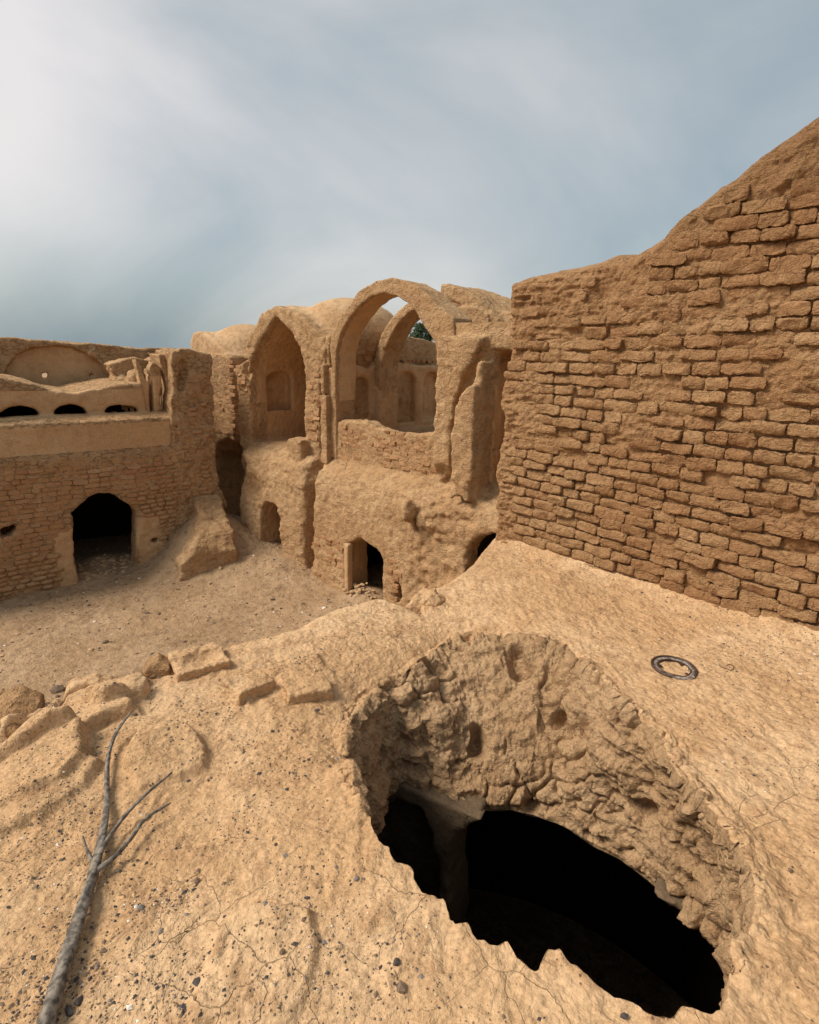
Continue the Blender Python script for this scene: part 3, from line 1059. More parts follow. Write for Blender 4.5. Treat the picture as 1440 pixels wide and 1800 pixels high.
    f.erode(lambda a, b, z: 0.04 * fbm(a, b, z, 0.4, 3), 0.12)
    f.build('upper_wall', [MAT['wall']], root, rough=rough_far(0.02, 0.1))

    # vault remains on the right block
    f = Field(0.6, 3.6, 1.2, 3.3, 4.6, 6.2, 0.03)
    seg = []
    for i in range(13):
        t = radians(78 - i * 5.2)
        seg.append((0.55 + 2.1 * cos(t), 4.35 + 1.62 * sin(t)))
    for i in range(12, -1, -1):
        t = radians(78 - i * 5.2)
        seg.append((0.55 + 1.85 * cos(t), 4.35 + 1.36 * sin(t)))
    f.add('b', seg, 1.5, 3.0)
    f.add('b', [(1.7, 4.7), (3.4, 4.7), (3.4, 5.2), (2.7, 5.35), (2.2, 5.45), (1.75, 5.5)], 1.7, 3.1, 0.1)
    f.add('b', FF.at([(790, 600), (796, 556), (812, 540), (838, 540), (866, 552), (870, 600)], 1.6), 1.45, 2.4, 0.03)
    f.erode(lambda a, b, z: 0.04 * fbm(a, b, z, 0.35, 3), 0.12)
    f.build('vault_remnant', [MAT['wall']], root, rough=rough_far(0.02, 0.08))

    # loose stacked bricks in the haunch between the arches, and on the ledge above the niches
    var2 = brick_variants(6, 0.2, 0.1, 0.12, 3, 2, 21, 0.01, MAT['brick'])
    r = random.Random(4)
    for zi in range(6):
        for bi in range(4):
            o = bpy.data.objects.new('brick', r.choice(var2))
            col.objects.link(o)
            o.parent = wall
            o.location = (-1.06 + r.gauss(0, 0.03), 1.02 + bi * 0.2 + r.gauss(0, 0.02), 4.48 + zi * 0.105)
            o.rotation_euler = (r.gauss(0, 0.12), r.gauss(0, 0.08), pi / 2 + r.gauss(0, 0.25))
    for i in range(7):
        o = bpy.data.objects.new('brick', r.choice(var2))
        col.objects.link(o)
        o.parent = wall
        o.location = (-1.0 + r.gauss(0, 0.03), 2.7 + i * 0.2, 4.5 + r.random() * 0.03)
        o.rotation_euler = (r.gauss(0, 0.1), r.gauss(0, 0.2), r.uniform(0, 3))
        o.scale = (0.7, 0.7, 0.6)

    # parapet and lower wall bricks
    var = brick_variants(8, 0.21, 0.08, 0.05, 3, 2, 12, 0.004, MAT['brick'])
    sp = courses(-0.75, 1.75, 2.62, 3.3, 0.21, 0.078, 0.012, lambda a, z, hl, hh: z < 3.28, 0.45, -0.014, FF, drop=0.30, seed=2, jit=0.005, off=er)

    def ok2(a, z, hl, hh):
        return sd_poly(np.array([a]), np.array([z]), door)[0] > hl + 0.02 and a < 1.45
    sp += courses(-0.8, 1.5, 0.1, 1.0, 0.21, 0.078, 0.014, ok2, -0.07, -0.014, FF, drop=0.35, seed=3, jit=0.006, off=er)
    lay(wall, var, sp, 280, MAT['brick'])

    # plastered jamb in the half buried doorway
    f = Field(-0.1, 0.75, -0.2, 0.6, -0.4, 1.4, 0.025)
    f.box(0.04, 0.16, -0.1, 0.05, -0.4, 1.1)
    f.erode(lambda a, b, z: 0.012 * fbm(a, b, z, 0.2, 3), 0.08)
    f.build('door_jamb', [MAT['plaster']], root)

    # ---- domed house at the end of the alley
    root = empty('domed_house', FF.o, FF.t)
    tag(root, 'square mud brick house with a low domed roof at the end of the dark alley', 'house')
    f = Field(-7.3, -4.3, 0.2, 4.8, -0.4, 5.8, 0.04)
    f.box(-6.95, -5.0, 0.85, 4.3, -0.4, 4.5)
    f.add('b', [(-6.95, 4.3), (-6.9, 4.85), (-6.7, 5.1), (-6.4, 5.14), (-5.9, 5.0), (-5.4, 4.72), (-5.0, 4.5), (-5.0, 4.3)], 0.9, 1.7, 0.10)
    f.ball((-6.0, 2.1, 4.5), (0.95, 1.15, 0.85), 0.12)
    f.cutbox(-5.95, -4.5, 0.3, 3.0, -0.4, 2.0, 0.03)
    f.ball((-5.3, 0.85, 2.1), (0.6, 0.35, 0.3), 0.1, cut=True)
    f.cutbox(-5.3, -4.5, 1.2, 2.2, -0.4, 2.3, 0.05)
    erD = lambda a, b, z: np.where(z > 4.5, 0.5, 1.0) * 0.04 * fbm(a, b, z, 0.6, 3) + np.where((z < 2.6) & (z > 1.7), 0.06, np.where(z > 4.5, 0.004, 0.012)) * ridged(a, b, z, 0.3, 2)
    f.erode(erD, 0.2).soften(1)
    wall = f.build('wall', [MAT['left'], MAT['inner_shade'], MAT['roof']], root, rough=lambda a, b, z: np.where(z > 4.5, 0.3, 1.0) * rough_far(0.02, 0.1)(a, b, z), pick=lambda a, b, z: np.where((z < 2.0) & (b > 1.7), 1, np.where(z > 4.56, 2, 0)))
    sp = courses(-6.6, -5.05, 2.6, 4.4, 0.24, 0.085, 0.014, lambda a, z, hl, hh: True, 0.85, -0.018, FF, drop=0.06, seed=6, jit=0.006, off=erD)
    var = brick_variants(6, 0.24, 0.085, 0.05, 3, 2, 31, 0.004, MAT['brick'])
    lay(wall, var, sp, 300, MAT['brick'])
    r = random.Random(9)
    for k in range(19):
        b = 0.88 + 0.12 * (k % 2)
        while b < 2.3:
            o = bpy.data.objects.new('brick', r.choice(var))
            col.objects.link(o); o.parent = wall
            o.location = (-5.0 - 0.018 - float(erD(np.array([-5.0]), np.array([b]), np.array([2.62 + k * 0.096]))[0]), b + 0.12, 2.62 + k * 0.096)
            o.rotation_euler = (0, r.gauss(0, 0.02), pi / 2 + r.gauss(0, 0.03))
            b += 0.25
    # far low wall hiding the horizon behind the alley
    return


make_back()


# ------------------------------------------------------------------ rubble block by the corner tower
def make_block():
    o3 = np.array([-4.38, 11.72, 0.14])
    f = Field(-0.9, 0.9, -0.9, 0.9, -0.5, 1.5, 0.025)
    f.add('a', [(-0.66, -0.4), (0.85, -0.4), (0.85, 1.38), (0.45, 1.2), (0.1, 0.98), (-0.4, 0.86), (-0.66, 0.5)], -0.70, 0.5)
    f.cut('b', [(-0.99, 0.1), (-0.5, 0.45), (-0.1, 1.05), (-0.1, 1.8), (-0.99, 1.8)], -0.99, 0.95, 0.05)
    f.erode(lambda a, b, z: 0.07 * fbm(a, b, z, 0.4, 3) + 0.03 * ridged(a, b, z, 0.2, 2), 0.15).soften(1)
    o = f.build('rubble_block', [MAT['wall']], rough=rough_far(0.02, 0.07))
    o.location = o3
    o.rotation_euler = (0, 0, radians(30))
    tag(o, 'big sloping lump of fallen mud brick at the foot of the corner tower', 'rubble')


make_block()


# ------------------------------------------------------------------ brick wall on the right
HT = [(905, 495), (925, 490), (960, 480), (1000, 476), (1030, 470), (1050, 462), (1085, 455), (1120, 435), (1160, 413), (1200, 376), (1230, 350), (1262, 322),
      (1290, 306), (1330, 272), (1380, 235), (1440, 192)]


def make_hero():
    pts = FR.at(HT, 0.0)
    pts += [(2.6, pts[-1][1] + 0.35), (3.5, pts[-1][1] + 0.55), (5.6, pts[-1][1] + 0.5)]
    ta = np.array([p[0] for p in pts]); tz = np.array([p[1] for p in pts])
    top = lambda a: np.interp(a, ta, tz)
    # front skin as a dense displaced sheet, body behind it as one closed shape
    a_ = np.concatenate([np.arange(0, 2.6, 0.0075), np.arange(2.6, 5.5, 0.03)])
    zs = np.linspace(0, 1, 380)
    A, S = np.meshgrid(a_, zs, indexing='ij')
    T = top(A) + 0.02 * fbm(A, 0 * A, 0 * A, 0.25, 3)
    Z = -0.35 + S * (T + 0.35)
    cover = fbm(A, 0 * A, Z, 0.55, 3)                        # where render still hides the bricks
    hh = (Z - (T - 0.9)) / 0.9
    cover = cover + np.clip(hh, -0.3, 1) * 0.50 + 0.25 * np.clip((0.55 - A) / 0.4, 0, 1) - 0.15
    cv = np.clip(cover * 1.8 + 0.35, 0, 1)
    disp = -0.020 + 0.036 * cv
    disp = disp + 0.035 * fbm(A, 0 * A, Z, 0.16, 4, 0.6) * (0.55 + 0.45 * cv) + 0.022 * ridged(A * 0.5, 0 * A, Z * 1.7, 0.08, 4) * (0.3 + 0.8 * cv)
    disp = disp + 0.012 * fbm(A, 0 * A, Z, 0.03, 3)
    B = -disp
    # roll over at the top and around the left corner
    e = np.clip((T - Z) / 0.10, 0, 1)
    B = B + 0.10 * (1 - np.sqrt(1 - (1 - e) ** 2))
    e = np.clip(A / 0.08, 0, 1)
    B = B + 0.08 * (1 - np.sqrt(1 - (1 - e) ** 2))
    corner = 0.05 * fbm(0 * Z, 0 * Z, Z, 0.22, 3) + (0.00 + 0.03 * (Z / 2.2))
    Ax = A + corner * np.clip(1 - A / 0.4, 0, 1)
    n0, n1 = A.shape
    V = [np.stack([Ax, B, Z], -1).reshape(-1, 3)]
    I = np.arange(n0 * n1).reshape(n0, n1)
    Q = [np.stack([I[:-1, :-1], I[1:, :-1], I[1:, 1:], I[:-1, 1:]], -1).reshape(-1, 4)]
    # top surface and back
    base = n0 * n1
    m = 14
    tb = np.linspace(0, 1, m + 1)[1:]
    ring = np.stack([Ax[:, -1], B[:, -1], Z[:, -1]], -1)
    rows = [I[:, -1]]
    for k, t in enumerate(tb):
        p = ring.copy()
        p[:, 1] += t * 0.65
        p[:, 2] += 0.03 * fbm(p[:, 0], p[:, 1], p[:, 2], 0.2, 3) + 0.07 * sin(pi * t)
        V.append(p); rows.append(base + np.arange(n0)); base += n0
    p = ring.copy(); p[:, 1] += 0.68; p[:, 2] = -0.35 - 2.9
    V.append(p); rows.append(base + np.arange(n0)); base += n0
    for r0, r1 in zip(rows[:-1], rows[1:]):
        Q.append(np.stack([r0[:-1], r0[1:], r1[1:], r1[:-1]], 1))
    # end face: connects the left column to the back
    L_ = []
    colm = np.stack([Ax[0], B[0], Z[0]], -1)
    prev = I[0]
    for k in range(1, 9):
        p = colm.copy(); p[:, 1] += k / 8 * 0.66
        p[:, 0] += 0.04 * fbm(p[:, 0], p[:, 1], p[:, 2], 0.15, 3)
        V.append(p); cur = base + np.arange(n1); base += n1
        Q.append(np.stack([prev[:-1], prev[1:], cur[1:], cur[:-1]], 1)); prev = cur
    V = np.concatenate(V); Q = np.concatenate(Q)
    me = mesh_np('brick_wall', V, Q)
    o = link('brick_wall', me, MAT['hero'])
    FR.place(o)
    tag(o, 'tall weathered mud brick wall on the right, its top climbing towards the corner of the picture', 'wall')
    var = brick_variants(36, 0.215, 0.074, 0.09, 13, 5, 77, 0.0046, MAT['hero'])

    def ok(a, z, hl, h2):
        t = top(np.array([a]))[0]
        if z > t - 0.15 - 0.06 * sin(a * 7) or a - hl < 0.02:
            return False
        d = t - z
        if d < 0.4 and random.random() < 0.35 * (1 - d / 0.5):
            return False
        return True
    sp = courses(0.03, 5.2, -0.02, 3.1, 0.208, 0.0715, 0.011, ok, 0.0, 0.0, FR, drop=0.05, wave=0.024, seed=11, jit=0.010)
    sp = [(a, b + 0.045 - 0.018, z, sx, sz, t, (k if a < 2.75 else k * 0.01)) for (a, b, z, sx, sz, t, k) in sp]
    lay(o, var, sp, 300, MAT['hero'])


make_hero()


# ------------------------------------------------------------------ foreground house: roof, hole and the dark room below
def onz(x, y, z=ROOF_Z):
    d = ray(x, y)
    t = (z - CAM_Z) / d[2]
    return (t * d[0], t * d[1])


HC = (0.45, 2.0)
RIM = [(612, 1320), (606, 1285), (612, 1245), (640, 1200), (668, 1180), (705, 1160), (750, 1128), (790, 1102), (830, 1100), (875, 1108), (930, 1116), (985, 1128),
       (1030, 1165), (1060, 1200), (1090, 1240), (1130, 1272), (1160, 1300), (1195, 1370), (1235, 1405), (1268, 1440), (1300, 1490), (1322, 1540), (1330, 1590),
       (1322, 1640), (1290, 1668), (1280, 1700), (1272, 1778), (1210, 1785), (1135, 1772), (1085, 1758), (1045, 1722), (1005, 1700), (985, 1672), (965, 1668), (945, 1692),
       (905, 1672), (870, 1652), (838, 1650), (822, 1622), (800, 1618), (782, 1570), (765, 1572), (745, 1560), (720, 1528), (690, 1515), (668, 1480), (640, 1430), (622, 1370)]
LIP = [(600, 1560), (640, 1500), (663, 1470), (665, 1440), (682, 1402), (715, 1390), (745, 1400), (765, 1428), (800, 1434), (850, 1426), (900, 1430), (950, 1441), (1000, 1462), (1050, 1490), (1100, 1522),
       (1150, 1560), (1200, 1602), (1240, 1638), (1276, 1668), (1310, 1720), (1330, 1790)]
EDGE = [(-260, 1290), (-120, 1250), (0, 1222), (60, 1212), (120, 1205), (190, 1190), (250, 1180), (300, 1140), (390, 1126), (450, 1112), (520, 1090), (560, 1070), (600, 1055), (660, 1040),
        (700, 1052), (740, 1066), (782, 1070), (770, 1060), (735, 1046), (760, 1026), (800, 1010), (830, 990), (868, 950)]


def make_roof():
    rim = [onz(*p) for p in RIM]
    lip = [onz(x, y, 2.42) for x, y in LIP]
    edge = [onz(*p) for p in EDGE]
    wallpts = [tuple(FR.w(a, 0.3, 0)[:2]) for a in (0.2, 1.0, 2.0, 3.5)]
    outer = edge + [(0.84, 4.95)] + wallpts + [(3.4, -1.2), (-1.6, -1.4), (-2.9, 0.6), (-2.75, 1.8)]
    NT = 1200
    th = np.linspace(-pi, pi, NT, endpoint=False)

    def radial(poly, closed=True):
        P = []
        n = len(poly)
        for i in range(n if closed else n - 1):
            a = np.array(poly[i]); b = np.array(poly[(i + 1) % n])
            for t in np.linspace(0, 1, 24, endpoint=False):
                P.append(a + (b - a) * t)
        P = np.array(P) - np.array(HC)
        ang = np.arctan2(P[:, 1], P[:, 0]); r = np.hypot(P[:, 0], P[:, 1])
        k = np.argsort(ang)
        return ang[k], r[k]
    a1, r1 = radial(rim)
    Rr = np.interp(th, a1, r1, period=2 * pi)
    a2, r2 = radial(outer)
    bins = ((a2 + pi) / (2 * pi) * 650).astype(int) % 650
    rb = np.zeros(650)
    np.maximum.at(rb, bins, r2)
    okb = np.nonzero(rb > 0)[0]
    Ro = np.interp(th, (okb + 0.5) / 650 * 2 * pi - pi, rb[okb], period=2 * pi)
    # inner lip only exists on the far side
    la = np.array([math.atan2(y - HC[1], x - HC[0]) for x, y in lip])
    lr = np.array([math.hypot(x - HC[0], y - HC[1]) for x, y in lip])
    la = np.where(la < -2.0, la + 2 * pi, la)
    k = np.argsort(la); la, lr = la[k], lr[k]
    Rl = np.interp(np.where(th < -2.0, th + 2 * pi, th), la, lr)
    gx, gy = onz(652, 1452); thM = math.atan2(gy - HC[1], gx - HC[0]) % (2 * pi)
    gx, gy = onz(1276, 1715); thm = math.atan2(gy - HC[1], gx - HC[0])
    thu = np.where(th < thm - 0.5, th + 2 * pi, th)
    far = np.clip((thu - thm) / 0.10, 0, 1) * np.clip((thM - thu) / 0.10, 0, 1)
    far = far * far * (3 - 2 * far)
    zero = 0 * th
    cx, cy = np.cos(th), np.sin(th)
    jag = 0.042 * fbm(cx * Rr, cy * Rr, zero, 0.075, 3, 0.65)
    Rr = Rr + jag * (1.0 - 0.8 * far)
    Ri = Rr * (1 - far) + Rl * far - 0.006 * (1 - far)
    Zi = ROOF_Z - (0.10 + 0.04 * fbm(cx, cy, zero, 0.3, 2)) * (1 - far) - 0.68 * far + 0.02 * fbm(cx * Rl, cy * Rl, zero, 0.12, 2) * far

    # raised slabs and strata on the roof: (pixel outline, height, edge softness)
    P = lambda pts: [onz(*p) for p in pts]
    slabs = [(P([(215, 1345), (240, 1290), (330, 1278), (372, 1310), (365, 1345), (300, 1368), (245, 1385)]), 0.051, 0.016),
             (P([(350, 1745), (378, 1640), (430, 1600), (545, 1600), (562, 1645), (530, 1735), (505, 1795), (430, 1830), (352, 1790)]), 0.080, 0.018),
             (P([(-60, 1440), (30, 1410), (110, 1375), (160, 1335), (150, 1290), (90, 1290), (0, 1330), (-80, 1370)]), 0.102, 0.024),
             (P([(-80, 1370), (0, 1345), (120, 1300), (190, 1262), (255, 1255), (230, 1230), (150, 1235), (40, 1275), (-60, 1290)]), 0.065, 0.016),
             (P([(-90, 1500), (0, 1455), (80, 1425), (150, 1385), (190, 1340), (160, 1330), (100, 1370), (20, 1400), (-70, 1440)]), 0.065, 0.020),
             (P([(110, 1230), (130, 1200), (190, 1185), (255, 1190), (262, 1230), (190, 1245)]), 0.072, 0.016),
             (P([(0, 1260), (60, 1225), (110, 1215), (100, 1245), (50, 1270), (0, 1300)]), 0.072, 0.016),
             (P([(380, 1215), (440, 1180), (490, 1185), (440, 1240)]), 0.029, 0.016),
             (P([(500, 1225), (600, 1195), (560, 1150), (470, 1180)]), 0.029, 0.016)]
    wdir = np.array([cos(FR.t), sin(FR.t)]); wn = np.array([-sin(FR.t), cos(FR.t)])

    def h(x, y, detail=True):
        z = ROOF_Z + 0.045 * fbm(x, y, 0 * x, 0.8, 2)
        wob = 0.045 * fbm(x, y, 0 * x + 5, 0.20, 4, 0.6)
        brk = np.clip(0.75 + 0.9 * fbm(x, y, 0 * x + 1, 0.35, 2), 0.25, 1.2)
        for poly, hh, soft in slabs:
            d = sd_poly(x, y, poly) + wob
            t = np.clip(0.5 - d / (2 * soft), 0, 1)
            z = z + hh * brk * t * t * (3 - 2 * t)
        dw = -((x - FR.o[0]) * wn[0] + (y - FR.o[1]) * wn[1])
        aw = (x - FR.o[0]) * wdir[0] + (y - FR.o[1]) * wdir[1]
        z = z + 0.07 * np.exp(-np.clip(dw, 0, 9) / 0.09) * np.clip(aw / 0.3, 0, 1)
        # the roof falls away on the left
        z = z - 0.18 * np.clip((-1.15 - x) / 1.2, 0, 2) ** 1.5
        if detail:
            z = z + 0.013 * fbm(x, y, 0 * x + 2, 0.16, 4, 0.6) + 0.006 * ridged(x, y, 0 * x, 0.06, 3) + 0.004 * fbm(x, y, 0 * x + 6, 0.022, 2)
            left = np.clip((-0.1 - x) / 0.6, 0, 1)
            z = z + 0.012 * left * ridged(x * 0.6 + y * 0.4, y - x * 0.5, 0 * x, 0.22, 3)
        return z

    n_in, n_out = 104, 300
    rows_r, rows_z, rows_k = [], [], []
    hr = h(HC[0] + cx * Rr, HC[1] + cy * Rr)

    def circ_smooth(v, k=13):
        w = np.hanning(k + 2)[1:-1]; w /= w.sum()
        e_ = np.r_[v[-k:], v, v[:k]]
        return np.convolve(e_, w, 'same')[k:-k]
    hs, Rs = circ_smooth(hr, 31), circ_smooth(Rr, 21)
    Ri = Ri * (1 - far) + circ_smooth(Ri, 21) * far; Zi = Zi * (1 - far) + circ_smooth(Zi, 21) * far
    # underside: ceiling of the room, out from the lip to the walls, then down
    under = []
    room = 2.1 + 0 * th
    tgt_z = 2.25
    for t in (1.0, 0.75, 0.5, 0.3, 0.15, 0.06):
        r = Ri + (room - Ri) * t
        z = Zi - 0.04 * (t > 0) - (Zi - 0.04 - 1.9) * t ** 1.6
        under.append((r, z, 2))
    under = [(room, 0 * th - 0.3, 2), (room, 0 * th + 1.0, 2)] + under
    for r, z, k_ in under:
        rows_r.append(r); rows_z.append(z); rows_k.append(k_)
    n_u = len(rows_r)
    for s in np.linspace(0, 1, n_in, endpoint=False):
        zz = s ** (1 + 0.0 * th)
        # steep broken cliff with a shelf, rolling over at the rim
        cliff = 0.62 * s + 0.38 * s ** 3 if False else s
        zc = 1 - (1 - s) ** 1.35
        k6 = s ** 7
        r = Ri + (Rs - Ri) * (s ** 1.15) + (Rr - Rs) * k6
        z = Zi + (hs - Zi) * zc + (hr - hs) * k6
        rows_r.append(r); rows_z.append(z); rows_k.append(1)
    q = np.linspace(0, 1, n_out)
    q = (q + 0.9 * q ** 2) / 1.9
    for s in q:
        r = Rr + (Ro - Rr) * s
        rows_r.append(r); rows_z.append(None); rows_k.append(0)
    Rm = np.array(rows_r)
    X = HC[0] + Rm * cx[None]; Y = HC[1] + Rm * cy[None]
    Z = np.zeros_like(X)
    for i, z in enumerate(rows_z):
        if z is not None:
            Z[i] = z
    s0 = n_u + n_in
    Z[s0:] = h(X[s0:], Y[s0:])
    # edges: rounded off towards the courtyard
    isedge = np.maximum(np.clip((0.80 - X[-1]) / 0.35, 0, 1), Y[-1] < 0.2)
    d = (Ro[None] - Rm[s0:])
    e = np.clip(d / 0.16, 0, 1)
    jg = 0.10 * (1 - np.sqrt(1 - (1 - e) ** 2))
    Z[s0:] -= isedge[None] * jg
    # soften the far rim of the hole: the surface bends down towards it
    dr = (Rm[s0:] - Rr[None])
    soft = far * np.clip((cy + 0.15) * 1.2, 0, 1) * np.clip(0.75 - cx * 1.2, 0.1, 1)
    Z[s0:] -= 0.09 * np.exp(-dr / 0.13) * soft[None]
    Z[n_u:s0] -= 0.09 * soft[None] * np.linspace(0, 1, n_in)[:, None] ** 2
    # skirt: outer walls of the house
    sk_r, sk_z = [], []
    X0, Y0, Z0 = X[-1], Y[-1], Z[-1]
    SX, SY, SZ = [], [], []
    for i in range(1, 30):
        t = i / 29
        out = 0.02 + 0.03 * fbm(X0, Y0, zero + t * 6, 0.3, 3)
        SX.append(X0 + cx * out); SY.append(Y0 + cy * out); SZ.append(Z0 + (-0.3 - Z0) * t)
    X = np.vstack([X, SX]); Y = np.vstack([Y, SY]); Z = np.vstack([Z, SZ])
    nr = len(X)
    V = np.stack([X, Y, Z], -1).reshape(-1, 3)
    I = np.arange(nr * NT).reshape(nr, NT)
    J = np.roll(I, -1, axis=1)
    Q = np.stack([I[:-1], I[1:], J[1:], J[:-1]], -1).reshape(-1, 4)
    # chunky broken mud inside the hole
    N = vnormals(V, Q).reshape(nr, NT, 3)
    rr = slice(n_u, s0 + 40)
    px, py, pz = X[rr], Y[rr], Z[rr]
    wx_, wy_, wz_ = (px + 0.05 * fbm(px, py, pz, 0.10, 2), py + 0.05 * fbm(px + 4, py, pz, 0.10, 2), pz + 0.05 * fbm(px, py + 4, pz, 0.10, 2))
    w1, w2 = worley(wx_, wy_, wz_, 0.15)
    v1, v2 = worley(wx_, wy_, wz_ + 0.3, 0.05)
    patch = np.clip(fbm(px + 3, py, pz, 0.30, 2) * 3 + 0.3, 0, 1)
    amp = (0.04 * (0.5 - w1) * patch - 0.045 * np.exp(-(w2 - w1) / 0.05) * patch - 0.010 * np.exp(-(v2 - v1) / 0.10) * (1 - 0.5 * patch)
           - 0.11 * np.clip((vnoise(px / 0.13 + 5, py / 0.13, pz / 0.13) - 0.45) * 4, 0, 1)
           + 0.085 * fbm(px, py, pz, 0.26, 5, 0.62) + 0.030 * ridged(px, py, pz * 1.5, 0.11, 4) + 0.02)
    s = (np.arange(n_u, s0 + 40) - n_u) / n_in
    mask = np.clip(s / 0.05, 0, 1) * np.clip((1.22 - s) / 0.26, 0, 1)
    mask = mask[:, None] * (far[None] * 0.95 + 0.02)
    amp = amp * mask
    X[rr] += N[rr][..., 0] * amp; Y[rr] += N[rr][..., 1] * amp; Z[rr] += N[rr][..., 2] * amp
    V = np.stack([X, Y, Z], -1).reshape(-1, 3)
    root = empty('flat_roofed_house', (0.4, 1.8, 0.0))
    V = V - np.array([0.4, 1.8, 0.0])
    me = mesh_np('roof', V, Q)
    for m_ in (MAT['roof'], MAT['clod'], MAT['inner_shade']):
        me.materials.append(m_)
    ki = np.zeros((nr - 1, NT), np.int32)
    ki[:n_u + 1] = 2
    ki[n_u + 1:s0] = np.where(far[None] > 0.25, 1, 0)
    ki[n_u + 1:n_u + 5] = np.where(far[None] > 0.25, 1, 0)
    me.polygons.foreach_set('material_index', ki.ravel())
    tag(root, 'mud house in the foreground with a gaping hole broken through its cracked flat roof', 'house')
    link('roof', me, None, root)

    # arcade wall in the room, under the far side of the hole
    fr = Frame(-0.12, 2.50, -29)
    f = Field(-0.9, 2.2, -0.12, 0.5, -0.2, 2.75, 0.02)
    f.box(-0.85, 2.1, 0.06, 0.30, -0.2, 2.50)
    big = fr.at([(800, 1800), (788, 1640), (784, 1540), (788, 1490), (805, 1455), (840, 1436), (880, 1434), (940, 1442), (1000, 1464), (1100, 1526), (1200, 1606), (1275, 1672)], 0.02)
    big = [(p, q - 0.05) for p, q in big]
    big[0] = (big[0][0], -0.3)
    f.cut('b', big + [(big[-1][0] + 0.4, big[-1][1] - 0.3), (big[-1][0] + 0.5, -0.3)], -0.3, 0.6)
    small = fr.at([(600, 1900), (640, 1440), (690, 1412), (735, 1425), (756, 1470), (764, 1560), (768, 1900)], 0.02)
    f.cut('b', small, -0.3, 0.22)
    f.erode(lambda a, b, z: 0.02 * fbm(a, b, z, 0.25, 3), 0.08)
    o = f.build('arcade_wall', [MAT['dim_shade']], None, rough=rough_far(0.006, 0.05))
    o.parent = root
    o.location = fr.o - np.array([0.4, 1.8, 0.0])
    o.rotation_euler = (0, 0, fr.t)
    # plain floor of the room is the ground sheet
    return h, rim, outer


roof_h, rim_poly, outer_poly = make_roof()


# ------------------------------------------------------------------ things lying on the roof
def roof_at(x, y):
    return float(roof_h(np.array([x]), np.array([y]))[0])


def small_solid(name, px, py, size, rot, fn, mat, label, cat, sink=0.0, h=0.006, amp=0.012):
    x, y = onz(px, py)
    L_, W_, H_ = size
    f = Field(-L_ / 2 - 0.03, L_ / 2 + 0.03, -W_ / 2 - 0.03, W_ / 2 + 0.03, -H_ - 0.03, H_ + 0.03, h)
    fn(f, L_ / 2, W_ / 2, H_)
    f.erode(lambda a, b, z: amp * fbm(a + px, b, z, 0.07, 3) + amp * 0.4 * ridged(a, b + py, z, 0.03, 2), 0.06).soften(1)
    o = f.build(name, [mat], rough=lambda a, b, z: 0.002 * fbm(a, b, z, 0.012, 2))
    o.location = (x, y, roof_at(x, y) - sink)
    o.rotation_euler = (random.gauss(0, 0.05), random.gauss(0, 0.05), radians(rot))
    tag(o, label, cat, 'loose mud bricks on the roof')
    return o


def slab_fn(f, l, w, h):
    f.box(-l, l, -w, w, -h, h)


def tray_fn(f, l, w, h):
    f.box(-l, l, -w, w, -h, h * 0.8)
    f.box(-l, l * 0.8, w * 0.35, w, -h, h, 0.02)
    f.ball((l * 0.1, -w * 0.15, h * 0.95), (l * 0.72, w * 0.6, h * 0.6), 0.015, cut=True)


def chunk_fn(f, l, w, h):
    f.add('b', [(-l, -h), (l, -h), (l * 0.9, h * 0.5), (l * 0.2, h), (-l * 0.7, h * 0.8), (-l, 0)], -w, w)
    f.cut('a', [(-w * 1.2, h * 0.2), (-w * 0.5, h * 1.2), (-w * 1.3, h * 1.2)], -l, l, 0.02)


small_solid('mud_brick', 352, 1168, (0.27, 0.22, 0.065), 32, tray_fn, MAT['roof'], 'pale hollow-topped half buried mud brick at the roof edge, largest of the loose bricks', 'brick', 0.0)
small_solid('mud_brick', 276, 1176, (0.14, 0.12, 0.07), 20, chunk_fn, MAT['hero'], 'small dark brown brick stub on the roof edge, left of the hollow-topped brick', 'brick', 0.0)
small_solid('mud_brick', 438, 1212, (0.21, 0.16, 0.05), 48, slab_fn, MAT['roof'], 'diamond shaped flat mud brick sunk in the roof, right of the hollow-topped brick', 'brick', 0.012)
small_solid('mud_brick', 540, 1214, (0.22, 0.14, 0.05), 24, slab_fn, MAT['roof'], 'flat mud brick sunk in the roof nearest to the left rim of the hole', 'brick', 0.014)
small_solid('mud_brick', 15, 1262, (0.24, 0.30, 0.09), 15, chunk_fn, MAT['hero'], 'rusty brown brick chunk at the left end of the roof edge', 'brick', 0.02, 0.008)
small_solid('mud_brick', 230, 1222, (0.16, 0.10, 0.045), 10, chunk_fn, MAT['roof'], 'rounded brick lump on the roof just above the tip of the dead branch', 'brick', 0.01)
small_solid('mud_brick', 160, 1205, (0.22, 0.10, 0.045), 25, chunk_fn, MAT['roof'], 'long brick lump on the roof edge between the rusty chunk and the dark stub', 'brick', 0.01)
small_solid('mud_brick', 752, 1052, (0.26, 0.16, 0.10), -22, chunk_fn, MAT['roof'], 'knobbly mud lump on the far tip of the roof beside the courtyard doorway', 'brick', 0.05, 0.008, 0.03)


